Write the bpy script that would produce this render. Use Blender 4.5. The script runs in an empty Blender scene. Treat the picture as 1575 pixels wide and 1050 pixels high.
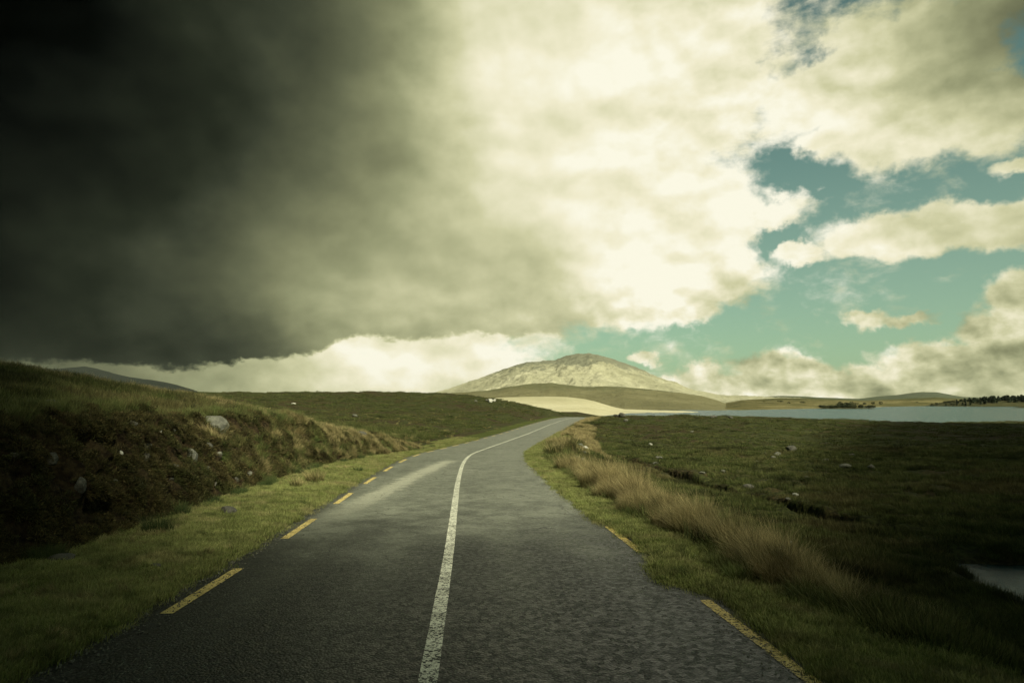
import bpy, bmesh, math, random
import numpy as np
from mathutils import Vector, Matrix

random.seed(7)
RNG = np.random.default_rng(11)
S = bpy.context.scene
COL = S.collection
R = math.radians

# ------------------------------------------------------------------ camera
F, CX, CY, HY = 1050.0, 787.5, 525.0, 615.0      # focal length and horizon of the photograph, in its pixels
CZ = 2.0                                          # height of the lens; all terrain heights below are given relative to it
PITCH = math.atan((HY - CY) / F)
cam = bpy.data.cameras.new('camera'); cam.sensor_width = 36; cam.lens = 24
cam.clip_start = 0.1; cam.clip_end = 30000
camo = bpy.data.objects.new('camera', cam); COL.objects.link(camo)
camo.location = (0, 0, CZ); camo.rotation_euler = (R(90) + PITCH, 0, 0)
S.camera = camo

S.render.engine = 'CYCLES'
S.view_settings.view_transform = 'Standard'
try: S.view_settings.look = 'None'
except Exception: pass
S.view_settings.exposure = 0.3
S.view_settings.gamma = 1.0
S.view_settings.use_curve_mapping = False
S.cycles.use_denoising = True
S.cycles.max_bounces = 5
S.cycles.diffuse_bounces = 2
S.cycles.glossy_bounces = 2
S.cycles.transparent_max_bounces = 24
S.cycles.volume_bounces = 0
S.cycles.use_adaptive_sampling = True
S.cycles.adaptive_threshold = 0.02

def ray(px, py):
    """slope of the line of sight through a photo pixel: x and z per metre of y"""
    u = (px - CX) / F; v = -(py - CY) / F
    y = math.cos(PITCH) - v * math.sin(PITCH); z = math.sin(PITCH) + v * math.cos(PITCH)
    return u / y, z / y

# ------------------------------------------------------------------ node helper
class NT:
    def __init__(s, tree): s.t = tree; s.n = tree.nodes; s.l = tree.links
    def new(s, kind, **kw):
        nd = s.n.new(kind)
        for k, v in kw.items(): setattr(nd, k, v)
        return nd
    def put(s, sock, v):
        if v is None: return
        if isinstance(v, bpy.types.NodeSocket): s.l.new(v, sock)
        else: sock.default_value = v
    def math(s, op, a, b=None, c=None, clamp=False):
        nd = s.new('ShaderNodeMath', operation=op); nd.use_clamp = clamp
        s.put(nd.inputs[0], a); s.put(nd.inputs[1], b); s.put(nd.inputs[2], c)
        return nd.outputs[0]
    def vmath(s, op, a, b=None, scale=None):
        nd = s.new('ShaderNodeVectorMath', operation=op)
        s.put(nd.inputs[0], a); s.put(nd.inputs[1], b)
        if scale is not None: s.put(nd.inputs['Scale'], scale)
        return nd.outputs[0]
    def noise(s, vec, scale, detail=4, rough=.55, dist=0, lac=2.0, out='Fac'):
        nd = s.new('ShaderNodeTexNoise'); s.put(nd.inputs['Vector'], vec)
        nd.inputs['Scale'].default_value = scale; nd.inputs['Detail'].default_value = detail
        nd.inputs['Roughness'].default_value = rough; nd.inputs['Distortion'].default_value = dist
        nd.inputs['Lacunarity'].default_value = lac
        return nd.outputs['Fac'] if out == 'Fac' else nd.outputs['Color']
    def vor(s, vec, scale, feature='F1', out='Distance', rnd=1.0):
        nd = s.new('ShaderNodeTexVoronoi', feature=feature); s.put(nd.inputs['Vector'], vec)
        nd.inputs['Scale'].default_value = scale
        nd.inputs['Randomness'].default_value = rnd
        return nd.outputs[out]
    def ramp(s, fac, stops, interp='LINEAR'):
        nd = s.new('ShaderNodeValToRGB'); cr = nd.color_ramp; cr.interpolation = interp
        while len(cr.elements) < len(stops): cr.elements.new(0.5)
        for e, (p, c) in zip(cr.elements, sorted(stops, key=lambda q: q[0])):
            e.position = p
        for e, (p, c) in zip(cr.elements, sorted(stops, key=lambda q: q[0])):
            if not hasattr(c, '__len__'): c = (c, c, c)
            e.color = (*c[:3], 1)
        s.put(nd.inputs[0], fac)
        return nd.outputs[0]
    def mix(s, fac, a, b, mode='MIX'):
        nd = s.new('ShaderNodeMix', data_type='RGBA', blend_type=mode)
        s.put(nd.inputs[0], fac)
        for sock, v in ((nd.inputs[6], a), (nd.inputs[7], b)):
            if isinstance(v, tuple): v = (*v[:3], 1)
            s.put(sock, v)
        return nd.outputs[2]
    def rng(s, v, a, b, c=0., d=1., smooth=True):
        nd = s.new('ShaderNodeMapRange'); nd.interpolation_type = 'SMOOTHSTEP' if smooth else 'LINEAR'
        nd.clamp = True
        s.put(nd.inputs[0], v); nd.inputs[1].default_value = a; nd.inputs[2].default_value = b
        nd.inputs[3].default_value = c; nd.inputs[4].default_value = d
        return nd.outputs[0]
    def mapping(s, vec, loc=(0, 0, 0), rot=(0, 0, 0), scale=(1, 1, 1), kind='POINT'):
        nd = s.new('ShaderNodeMapping', vector_type=kind); s.put(nd.inputs[0], vec)
        nd.inputs[1].default_value = loc; nd.inputs[2].default_value = rot; nd.inputs[3].default_value = scale
        return nd.outputs[0]

# ------------------------------------------------------------------ sun
SUN_AZ, SUN_EL = R(152), R(40)                    # clockwise from the view direction: behind us on the right
SUN = Vector((math.sin(SUN_AZ) * math.cos(SUN_EL), math.cos(SUN_AZ) * math.cos(SUN_EL), math.sin(SUN_EL)))
sl = bpy.data.lights.new('sun', 'SUN'); sl.energy = 5.0; sl.angle = R(0.5); sl.color = (1.0, 0.965, 0.72)
so = bpy.data.objects.new('sun', sl); COL.objects.link(so)
so.rotation_euler = (-SUN).to_track_quat('-Z', 'Y').to_euler(); so.location = (60, -60, 80)

# ------------------------------------------------------------------ sky
world = bpy.data.worlds.new('World'); S.world = world; world.use_nodes = True
def build_sky():
    t = world.node_tree; t.nodes.clear(); N = NT(t)
    out = N.new('ShaderNodeOutputWorld'); bg = N.new('ShaderNodeBackground')
    N.l.new(bg.outputs[0], out.inputs[0])
    SK = 0.1
    bg.inputs[1].default_value = SK
    tc = N.new('ShaderNodeTexCoord'); d0 = tc.outputs['Generated']
    sky = N.new('ShaderNodeTexSky', sky_type='NISHITA'); sky.sun_disc = False
    sky.sun_elevation = SUN_EL; sky.sun_rotation = SUN_AZ; sky.air_density = 1.0; sky.dust_density = 1.0; sky.ozone_density = 1.0
    clear = N.mix(1.0, sky.outputs[0], (0.40, 0.64, 0.40), 'MULTIPLY')
    sepc = N.new('ShaderNodeSeparateXYZ'); N.l.new(d0, sepc.inputs[0])
    clear = N.mix(N.rng(sepc.outputs[2], .50, .0, .04, .42), clear, (4.0, 4.8, 3.2))
    # edges are broken up by bending the direction with noise
    w1 = N.noise(d0, 3.0, 3, .5, out='Color'); w2 = N.noise(d0, 11.0, 5, .6, out='Color')
    wv = N.vmath('ADD', N.vmath('SCALE', N.vmath('SUBTRACT', w1, (.5, .5, .5)), scale=.05),
                 N.vmath('SCALE', N.vmath('SUBTRACT', w2, (.5, .5, .5)), scale=.055))
    dW = N.vmath('ADD', d0, wv)
    w3 = N.noise(d0, 38.0, 4, .6, out='Color')
    dW = N.vmath('ADD', dW, N.vmath('SCALE', N.vmath('SUBTRACT', w3, (.5, .5, .5)), scale=.030))
    dF = N.vmath('ADD', dW, N.vmath('SCALE', N.vmath('SUBTRACT', w2, (.5, .5, .5)), scale=.06))
    wsoft = N.vmath('ADD', N.vmath('ADD', d0, N.vmath('SCALE', N.vmath('SUBTRACT', w1, (.5, .5, .5)), scale=.06)), N.vmath('SCALE', N.vmath('SUBTRACT', w2, (.5, .5, .5)), scale=.06))
    wsoft = N.vmath('NORMALIZE', wsoft)
    def blob(vec, px, py, rx, ry, roll=0.):
        dx, dz = ray(px, py); c = Vector((dx, 1, dz)); L = c.length; c.normalize()
        right = Vector((c.y, -c.x, 0)).normalized(); up = right.cross(c).normalized()
        a = R(roll); r2 = right * math.cos(a) + up * math.sin(a); u2 = up * math.cos(a) - right * math.sin(a)
        M = Matrix((r2, c, u2)).transposed()
        v = N.mapping(vec, tuple(c), M.to_euler(), (rx / F / L, 3.0, ry / F / L), 'TEXTURE')
        g = N.new('ShaderNodeTexGradient', gradient_type='SPHERICAL'); N.l.new(v, g.inputs[0])
        return g.outputs['Fac']
    def union(items, vec, k=.12):
        acc = None
        for it in items:
            w = it[5] if len(it) > 5 else 1.0
            b = blob(vec, *it[:5])
            if w != 1.0: b = N.math('MULTIPLY', b, w)
            acc = b if acc is None else N.math('SMOOTH_MAX', acc, b, k)
        return acc
    # --- where there is cloud (photo px: centre, radii, roll, weight)
    big = [(250, 120, 900, 620, 0, 2.4), (700, 130, 500, 400, 0, 2.0), (850, 330, 400, 220, 0, 1.8), (1020, 440, 115, 80, 5, 1.6), (1035, 476, 72, 48, 0, 1.6), (1095, 430, 80, 58, 0, 1.4), (955, 478, 110, 36, 0, 1.3), (1195, 300, 70, 110, 0, .62),
           (1090, 330, 140, 140, 0, 1.4), (1120, 400, 100, 75, 0, 1.2), (620, 420, 420, 180, 0, 1.8), (1080, 120, 180, 200, 0, 1.5), (1195, 325, 95, 44, 6, 1.2),
           (1300, 110, 150, 90, -10, 1.5), (1235, 150, 100, 100, 0, 1.2), (1200, 60, 130, 120, 0, .85), (1200, 190, 90, 80, 0, .8), (1250, 225, 60, 40, 0, 1.2), (1420, 30, 260, 90, 0, 1.3), (1280, 215, 90, 60, 10, 1.3), (1400, 180, 190, 90, 4, 1.6), (1520, 160, 120, 110, 6, 1.5), (1460, 90, 170, 110, 0, 1.3), (1575, 258, 60, 22, 0, 1.0),
           (1430, 358, 190, 52, -4, 1.6), (1575, 350, 120, 56, 0, 1.6), (1320, 374, 76, 38, 0, 1.1), (1235, 390, 62, 26, -6, 1.15),
           (1335, 492, 40, 24, 0, 1.1), (1395, 492, 66, 14, 0, .8), (984, 548, 24, 14, 0, 1.1), (1575, 470, 66, 60, 0, 1.4), (1530, 520, 70, 60, 0, 1.2),
           (880, 487, 110, 16, 0, .8), (960, 465, 90, 40, 0, 1.2),
           (690, 560, 200, 70, 0, 1.6), (560, 580, 420, 60, 0, 1.5), (120, 520, 640, 120, 0, 2.0), (200, 590, 700, 50, 0, 1.5),
           (1230, 578, 150, 38, -6, 1.4), (1440, 556, 120, 44, -4, 1.5), (1560, 575, 150, 60, 0, 1.5), (1320, 590, 360, 34, 0, 1.4), (1060, 575, 50, 24, 10, 1.1), (930, 590, 500, 20, 0, 1.0)]
    m = union(big, dW)
    holes = [(1215, 50, 60, 60, 40), (1600, 95, 80, 150, 0), (1420, 0, 100, 50, 0), (1235, 262, 90, 50, 0), (1195, 365, 60, 34, 0)]
    for hx in holes: m = N.math('MULTIPLY_ADD', blob(dF, *hx), -.55, m)
    stretch = N.mapping(d0, (0, 0, 0), (0, 0, 0), (1, 1, 1.35))
    n1 = N.noise(stretch, 7.0, 10, .60, .15)
    n1s = N.noise(stretch, 6.0, 6, .48, .1)
    n1b = N.noise(N.vmath('ADD', stretch, (.022, -.01, .03)), 6.0, 6, .48, .1)
    low = N.mapping(d0, (0, 0, 0), (0, 0, 0), (1, 1, 1.5))
    n4 = N.noise(low, 13.0, 6, .50, .1)
    n4b = N.noise(N.vmath('ADD', low, (.006, -.002, .022)), 13.0, 6, .52, .1)
    n2 = N.noise(stretch, 3.0, 5, .5)
    n2b = N.noise(N.vmath('ADD', stretch, (.06, -.02, .08)), 3.0, 4, .5)
    n3 = N.noise(N.mapping(d0, (0, 0, 0), (0, .35, 0), (1, 1, 1.8)), 26.0, 7, .62, .25)
    body = N.math('ADD', m, N.math('MULTIPLY_ADD', n1, 1.0, -.50))
    body = N.math('ADD', body, N.math('MULTIPLY_ADD', n3, .80, -.40))
    cover = N.rng(body, .08, .60)
    sepz = N.new('ShaderNodeSeparateXYZ'); N.l.new(d0, sepz.inputs[0])
    lowc = N.rng(N.math('ADD', sepz.outputs[2], N.math('MULTIPLY_ADD', n3, .05, -.025)), .045, .018)
    cover = N.math('MAXIMUM', cover, lowc)
    # everything out of the frame: broken grey cloud of the same kind, closed overhead and to the left
    sep = N.new('ShaderNodeSeparateXYZ'); N.l.new(d0, sep.inputs[0])
    outm = N.rng(sep.outputs[1], .55, .25)                     # sideways and behind
    high = N.rng(sep.outputs[2], .50, .68)
    outm = N.math('MAXIMUM', outm, high)
    broken = N.rng(N.math('ADD', n2, N.math('MULTIPLY', n1, .3)), .50, .68)
    cover = N.math('MAXIMUM', cover, N.math('MULTIPLY', outm, broken))
    # --- how bright the cloud is: a smooth field through readings of the photograph, plus relief on the lit heaps
    relief = N.math('SUBTRACT', n1s, n1b); relief4 = N.math('SUBTRACT', n4, n4b); relief2 = N.math('SUBTRACT', n2, n2b)
    READ = [(20, 20, .01), (150, 150, .085), (30, 260, .04), (350, 60, .15), (250, 250, .10), (350, 236, .14), (180, 330, .11), (20, 410, .07), (120, 400, .14), (177, 443, .19), (60, 500, .16), (500, 60, .28), (450, 150, .24), (540, 180, .32), (590, 20, .38),
            (560, 80, .36), (620, 60, .48), (600, 130, .42), (650, 125, .50), (685, 120, .66), (600, 210, .52), (640, 230, .64), (660, 50, .66), (700, 50, .93), (700, 90, .90), (730, 170, .93), (720, 130, .93), (740, 90, .96),
            (450, 283, .31), (540, 250, .50), (400, 340, .33), (472, 378, .52), (531, 384, .64), (580, 290, .58), (490, 320, .44), (600, 400, .72), (660, 400, .76), (300, 400, .24), (380, 430, .40), (320, 430, .31), (440, 470, .46), (480, 440, .56), (580, 450, .66), (250, 470, .25), (200, 480, .30), (330, 480, .28), (300, 510, .20), (150, 520, .18), (400, 520, .30), (470, 510, .42), (250, 545, .19), (60, 545, .20), (350, 550, .24), (520, 480, .56), (560, 500, .62),
            (620, 330, .74), (708, 384, .82), (640, 450, .68), (700, 500, .66), (780, 490, .72), (800, 30, .94), (780, 150, .94), (770, 300, .90), (870, 200, .89),
            (740, 460, .76), (850, 480, .82), (850, 100, .94), (850, 280, .91), (1000, 100, .93), (1000, 180, .95), (1000, 250, .94), (950, 380, .93), (950, 440, .91), (880, 450, .85), (1030, 450, 1.03), (1040, 370, .99), (1130, 290, .99),
            (1100, 300, .96), (1180, 120, .94), (1300, 50, .88), (1420, 40, .74), (1500, 60, .46), (1570, 60, .36), (1430, 110, .80), (1300, 200, .97), (1400, 210, .93), (1540, 180, .88), (1300, 340, .98), (1420, 335, .97), (1430, 400, .76), (1560, 345, .93), (1560, 400, .72),
            (1225, 390, .88), (1340, 490, .92), (1160, 575, .86), (1230, 555, .90), (1300, 545, .94), (1330, 572, .66), (1400, 548, .62), (1440, 560, .64), (1380, 522, .92), (1480, 512, .92), (1540, 540, .54), (1560, 460, .88), (1450, 590, .78), (1250, 600, .80), (1100, 600, .84)]
    BELOW = [(0, 575, .34), (100, 570, .42), (200, 572, .50), (300, 580, .62), (380, 570, .74), (450, 585, .86), (500, 560, .80), (560, 545, .90), (620, 570, .97), (700, 545, .94), (700, 590, .86), (800, 560, .99), (850, 590, .90), (620, 530, .86), (780, 530, .90)]
    def field(pts, vec, big_k=True):
        num = den = None
        for (px, py, v) in pts:
            dx, dz = ray(px, py); c_ = Vector((dx, 1, dz)).normalized()
            nd = N.new('ShaderNodeVectorMath', operation='DOT_PRODUCT'); N.l.new(vec, nd.inputs[0]); nd.inputs[1].default_value = c_
            kk = 420. if 540 < px < 800 and py < 240 else 300. if px < 800 and py < 400 else 520.
            w_ = N.math('EXPONENT', N.math('MULTIPLY_ADD', nd.outputs['Value'], kk, -kk))
            num = N.math('MULTIPLY', w_, v) if num is None else N.math('MULTIPLY_ADD', w_, v, num)
            den = N.math('ADD', w_, 2e-5) if den is None else N.math('ADD', w_, den)
        return N.math('DIVIDE', N.math('ADD', num, 2e-5 * .3), den)
    b0 = field(READ, wsoft); bl0 = field(BELOW, wsoft)
    # the flat, ragged base of the storm: under it the far bright cloud shows
    line = [(-300, 556), (0, 549), (120, 556), (250, 562), (330, 556), (420, 549), (480, 541), (530, 520), (560, 515), (640, 519), (700, 512), (780, 515), (830, 508), (870, 522), (910, 560), (950, 600), (980, 630)]
    lv = []
    for (px, py) in line:
        dx, dz = ray(px, py); L_ = math.sqrt(dx * dx + 1 + dz * dz); lv.append((dx / L_ * .5 + .5, dz / L_))
    lv.append((lv[-1][0] + .004, -.05))
    dn = N.new('ShaderNodeSeparateXYZ'); N.l.new(N.vmath('NORMALIZE', N.vmath('ADD', d0, N.vmath('SCALE', N.vmath('SUBTRACT', w3, (.5, .5, .5)), scale=.022))), dn.inputs[0])
    zl = N.math('SUBTRACT', N.ramp(N.math('MULTIPLY_ADD', dn.outputs[0], .5, .5), [(p, z_ + .1) for p, z_ in lv]), .1)
    zl = N.math('ADD', zl, N.math('MULTIPLY_ADD', n3, .030, -.015))
    under = N.rng(N.math('SUBTRACT', zl, dn.outputs[2]), -.003, .006)
    mixn = N.new('ShaderNodeMix'); N.put(mixn.inputs[0], under); N.put(mixn.inputs[2], b0); N.put(mixn.inputs[3], bl0); b0 = mixn.outputs[0]
    amp = N.rng(b0, .15, .95, .26, .48)
    b = N.math('MULTIPLY_ADD', N.math('MULTIPLY', relief, .62), amp, b0)
    b = N.math('MULTIPLY_ADD', N.math('MULTIPLY', relief2, .85), amp, b)
    hz = N.math('MULTIPLY', N.rng(sepz.outputs[2], .22, .06, .55, 1.6), N.rng(sepz.outputs[0], -.05, .35, .26, 1.))
    b = N.math('MULTIPLY_ADD', N.math('MULTIPLY', relief4, hz), N.rng(b0, .15, .9, .25, .8), b)
    grey = N.math('MULTIPLY_ADD', relief2, .25, .17)
    left = N.rng(sep.outputs[0], -.2, -.75)
    grey = N.math('MULTIPLY_ADD', left, -.07, grey)
    b = N.math('ADD', N.math('MULTIPLY', b, N.math('SUBTRACT', 1.0, outm)), N.math('MULTIPLY', grey, outm), clamp=True)
    def c(r, g, bl): return tuple((((q / 255 + .055) / 1.055) ** 2.4 if q > 10 else q / 255 / 12.92) / SK / 2 ** S.view_settings.exposure for q in (r, g, bl))
    # (a ramp holds values up to 1 only: the scale comes after it)
    MX = max(c(255, 255, 255))
    st_ = [(0, (1, 2, 1)), (.04, (8, 11, 8)), (.10, (23, 27, 20)), (.16, (36, 41, 30)), (.24, (58, 63, 48)), (.32, (80, 84, 63)), (.40, (100, 104, 78)), (.50, (127, 130, 97)), (.60, (152, 155, 117)),
           (.70, (180, 181, 140)), (.80, (207, 206, 164)), (.87, (226, 223, 187)), (.93, (241, 236, 205)), (1., (252, 249, 228))]
    col = N.ramp(b, [(p, tuple(q / MX for q in c(*v))) for p, v in st_])
    col = N.vmath('SCALE', col, scale=MX)
    fin = N.mix(cover, clear, col)
    # below the horizon: the dark of the land
    fin = N.mix(N.rng(sep.outputs[2], -.02, -.06), fin, (.3, .32, .2))
    N.l.new(fin, bg.inputs[0])
    world.cycles.sampling_method = 'MANUAL'; world.cycles.sample_map_resolution = 512
build_sky()

# ------------------------------------------------------------------ object helpers
def link(name, me, mat=None, parent=None):
    o = bpy.data.objects.new(name, me); COL.objects.link(o)
    if mat is not None and hasattr(me, 'materials') and not me.materials: me.materials.append(mat)
    if parent is not None: o.parent = parent
    return o
def tag(o, label=None, cat=None, group=None, kind=None):
    if label: o['label'] = label
    if cat: o['category'] = cat
    if group: o['group'] = group
    if kind: o['kind'] = kind
    return o
def grid_mesh(name, P, smooth=True, uv=None, attrs=None):
    """P: (rows, cols, 3) array of points -> quad sheet"""
    n, m = P.shape[:2]; me = bpy.data.meshes.new(name)
    idx = np.arange(n * m).reshape(n, m)
    q = np.stack([idx[:-1, :-1], idx[:-1, 1:], idx[1:, 1:], idx[1:, :-1]], -1).reshape(-1, 4)
    me.vertices.add(n * m); me.vertices.foreach_set('co', P.reshape(-1).astype(np.float32))
    me.loops.add(q.size); me.loops.foreach_set('vertex_index', q.reshape(-1).astype(np.int32))
    me.polygons.add(len(q)); me.polygons.foreach_set('loop_start', (np.arange(len(q)) * 4).astype(np.int32))
    me.update(calc_edges=True)
    me.polygons.foreach_set('use_smooth', np.full(len(q), smooth))
    if uv is not None:
        l = me.uv_layers.new(name='UVMap'); l.data.foreach_set('uv', uv.reshape(-1, 2)[q.reshape(-1)].reshape(-1).astype(np.float32))
    for k, a in (attrs or {}).items():
        at = me.attributes.new(k, 'FLOAT', 'POINT'); at.data.foreach_set('value', a.reshape(-1).astype(np.float32))
    me.validate(); return me
def poly_mesh(name, V, faces_n, idx, attrs=None, smooth=False):
    """V (n,3); idx flat vertex indices; faces_n number of corners of every face"""
    me = bpy.data.meshes.new(name); nf = len(idx) // faces_n
    me.vertices.add(len(V)); me.vertices.foreach_set('co', np.asarray(V, np.float32).reshape(-1))
    me.loops.add(len(idx)); me.loops.foreach_set('vertex_index', np.asarray(idx, np.int32))
    me.polygons.add(nf); me.polygons.foreach_set('loop_start', (np.arange(nf) * faces_n).astype(np.int32))
    me.update(calc_edges=True)
    if smooth: me.polygons.foreach_set('use_smooth', np.full(nf, True))
    for k, a in (attrs or {}).items():
        at = me.attributes.new(k, 'FLOAT', 'POINT'); at.data.foreach_set('value', np.asarray(a, np.float32))
    return me

# ------------------------------------------------------------------ numpy noise
_h = np.random.default_rng(5).permutation(512).astype(np.int64); PERM = np.concatenate([_h % 256, _h % 256, _h % 256])
_g = np.random.default_rng(6).normal(size=(256, 3)); GR = _g / np.linalg.norm(_g, axis=1)[:, None]
def pn(x, y, z=0.):
    x = np.asarray(x, float); y = np.asarray(y, float); z = np.asarray(z, float) + 0 * x
    xi = np.floor(x).astype(np.int64); yi = np.floor(y).astype(np.int64); zi = np.floor(z).astype(np.int64)
    xf = x - xi; yf = y - yi; zf = z - zi
    fu = lambda t: t * t * t * (t * (t * 6 - 15) + 10)
    u, v, w = fu(xf), fu(yf), fu(zf)
    def g(a, b, c):
        h = PERM[(PERM[(PERM[(xi + a) & 255] + yi + b) & 255] + zi + c) & 255]
        G = GR[h]; return G[..., 0] * (xf - a) + G[..., 1] * (yf - b) + G[..., 2] * (zf - c)
    L = lambda a, b, t: a + (b - a) * t
    return L(L(L(g(0, 0, 0), g(1, 0, 0), u), L(g(0, 1, 0), g(1, 1, 0), u), v),
             L(L(g(0, 0, 1), g(1, 0, 1), u), L(g(0, 1, 1), g(1, 1, 1), u), v), w) * 1.6
def fbm(x, y, z=0., o=4, rough=.5):
    s = 0; a = 1.; f = 1.; t = 0
    for i in range(o):
        s = s + a * pn(np.asarray(x) * f + 17.3 * i, np.asarray(y) * f - 9.1 * i, np.asarray(z) * f + 3.7 * i); t += a; a *= rough; f *= 2.03
    return s / t
def ridged(x, y, z=0., o=4):
    s = 0; a = 1.; f = 1.; t = 0
    for i in range(o):
        s = s + a * (1 - 2 * np.abs(pn(np.asarray(x) * f + 7.3 * i, np.asarray(y) * f, np.asarray(z) * f))); t += a; a *= .5; f *= 2.1
    return s / t
def ss(a, b, x):
    t = np.clip((np.asarray(x, float) - a) / (b - a), 0, 1); return t * t * (3 - 2 * t)

# ------------------------------------------------------------------ terrain
_Y = np.array([-60, 0, 5.17, 7.05, 9.3, 14.93, 19.5, 25, 28.5, 32.5, 36.5, 41, 47, 54, 62, 72, 83, 97, 112, 126, 140, 165, 200], float)
_X = np.array([1.5, -.35, -.61, -.73, -.86, -1.24, -1.55, -1.86, -2.02, -2.12, -2.08, -1.84, -1.34, -.56, .45, 1.85, 3.3, 5.3, 7.7, 10.3, 13.6, 20.5, 32.], float)
_R = np.array([-1.9, -1.9, -2.05, -2.1, -2.2, -2.33, -2.42, -2.53, -2.60, -2.70, -2.82, -2.98, -3.15, -3.28, -3.38, -3.45, -3.48, -3.48, -3.46, -3.43, -3.46, -4.2, -6.5], float)
_yy = np.arange(-60, 200, .5)
def _smooth(v, k):
    kern = np.hanning(k); kern /= kern.sum(); p = np.pad(v, k // 2, mode='reflect', reflect_type='odd'); return np.convolve(p, kern, 'same')[k // 2:k // 2 + len(v)]
_xs = _smooth(np.interp(_yy, _Y, _X), 13); _rs = _smooth(np.interp(_yy, _Y, _R), 17)
xc = lambda y: np.interp(y, _yy, _xs)
rr = lambda y: np.interp(y, _yy, _rs)
def hd(y): return (xc(np.asarray(y) + .6) - xc(np.asarray(y) - .6)) / 1.2

CP = np.array([
 (-8.5,-30,-.3),(-8.5,-5,-.3),(-8.5,5,-.3),(-8.5,11,-.35),(-8.5,15,-.5),(-8.5,19,-.65),(-8.5,25,-.85),(-8.3,33,-1.6),(-8,38,-2.1),(-8,45,-2.6),(-6,60,-3.0),
 (-12,12,.1),(-12,20,0.),(-12,28,-.3),(-12,38,-1.4),(-12,50,-2.2),(-16,-10,.6),(-16,5,.7),(-16,15,1.1),(-16,21,1.05),(-16,26,.6),(-16,31,.1),(-16,40,-1.2),(-16,55,-1.9),
 (-22,10,1.0),(-22,22,.7),(-24,35,-.4),(-26,50,-1.3),(-40,20,.6),(-40,40,-.2),(-40,70,-1.2),(-80,60,-.4),(-80,100,-.2),(-200,40,1.),(-200,120,1.2),
 (-15,80,-2.2),(-40,110,-.8),(-20,120,-1.),(-30,190,1.6),(-60,200,1.75),(-100,200,1.8),(-160,200,2.1),(-20,180,1.5),(-5,170,.3),(0,165,-.6),(5,150,-1.8),(12,150,-2.9),
 (-5,110,-2.4),(-3,80,-3.0),(-60,300,-2),(-20,300,-5),(-150,350,0),(-60,450,-8),(-300,400,0),(-400,200,2),
 (6,6,-3.9),(7,-10,-4.),(7,12,-4.1),(7,20,-4.1),(6,30,-4.2),(7,40,-4.3),(10,50,-4.3),(12,10,-4.5),(14,17,-4.55),(20,20,-4.5),(12,30,-4.5),(20,50,-4.4),(12,60,-4.1),(12,80,-3.8),
 (20,110,-2.7),(16,125,-2.9),(28,110,-2.6),(36,110,-3),(60,110,-3.8),(100,110,-4.6),(100,60,-4.6),(60,50,-4.6),(40,30,-4.7),(50,10,-4.9),(30,5,-4.8),(30,-20,-4.9),
 (130,170,-6.3),(60,170,-5.2),(200,200,-7),(105,265,-8),(117,238,-8),(151,238,-8),(210,275,-8),(300,300,-8),(420,340,-8),(99,320,-8.1),(130,330,-9.3),(200,380,-11),(300,400,-11),(60,300,-7.6),(40,200,-6.5),
 (25,170,-5.5),(30,300,-8.5),(60,400,-9.5),(30,450,-10),(120,500,-11),(400,100,-6),(400,0,-6),(800,400,-11),(0,-60,-2.5),(-200,-50,1),(200,-50,-5),(0,400,-10)], float)
def _wp(x, y):
    y = np.asarray(y, float); q = np.sqrt((y + 14) ** 2 + 100.); return np.stack([np.asarray(x) / (q + .25 * np.abs(x)) * 1.6, np.log(q)], -1)
_cw = _wp(CP[:, 0], CP[:, 1])
def _phi(r2): return .5 * r2 * np.log(r2 + 1e-9)
_n = len(CP); _A = np.zeros((_n + 3, _n + 3)); _A[:_n, :_n] = _phi(((_cw[:, None] - _cw[None]) ** 2).sum(-1)) + np.eye(_n) * .004
_A[:_n, _n] = 1; _A[:_n, _n + 1:] = _cw; _A[_n, :_n] = 1; _A[_n + 1:, :_n] = _cw.T
_c = np.linalg.solve(_A, np.concatenate([CP[:, 2], [0, 0, 0]]))
def base(x, y):
    sh = np.shape(x); P = _wp(np.ravel(x), np.ravel(y)); o = np.empty(len(P))
    for i in range(0, len(P), 40000):
        p = P[i:i + 40000]; o[i:i + 40000] = _phi(((p[:, None] - _cw[None]) ** 2).sum(-1)) @ _c[:_n] + _c[_n] + p @ _c[_n + 1:]
    return o.reshape(sh)
FOOT_Y = [-60, 5, 10, 13, 16.5, 21, 25, 28, 31, 36, 42, 50]
FOOT_X = [-6.4, -6.4, -6.35, -6.6, -6.9, -7.1, -7.4, -7.1, -6.8, -6.0, -5.4, -4.8]
def footx(y): return np.where(np.asarray(y) < 50, np.interp(y, FOOT_Y, FOOT_X) + .18 * pn(np.asarray(y) * .33, 3.1) , xc(y) - 4.6)
def edgeL(y): return 3.02 + .10 * fbm(np.asarray(y) * 1.3, 2.2, o=3) - .05
def edgeR(y): return np.interp(y, [0, 7.6, 8.3, 9.2, 9.9, 12.2, 13, 30, 36, 60], [2.92, 2.90, 2.58, 2.62, 2.84, 2.84, 2.66, 2.68, 2.80, 2.95]) + .12 * fbm(np.asarray(y) * .9, 8.2, o=3)
DITCH = np.array([(7.6, 50.), (8.6, 46.2), (9.6, 42.5), (10.3, 38.5), (10.9, 35.), (11.5, 31.5), (12.1, 28.5), (12.6, 26.), (13.4, 23.5)])
POND = np.array([(12.6, 20.0), (12.0, 17.8), (11.6, 16.), (11.7, 13.5), (14.5, 11.), (21, 10), (27, 13), (26, 19.), (20, 20.4), (16.5, 19.7), (14.9, 20.0)])
def dpoly(x, y, P, closed=False):
    d = np.full(np.shape(x), 1e9); Q = np.vstack([P, P[:1]]) if closed else P
    for a, b in zip(Q[:-1], Q[1:]):
        ab = b - a; t = np.clip(((x - a[0]) * ab[0] + (y - a[1]) * ab[1]) / (ab @ ab), 0, 1)
        d = np.minimum(d, np.hypot(x - a[0] - t * ab[0], y - a[1] - t * ab[1]))
    return d
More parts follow.
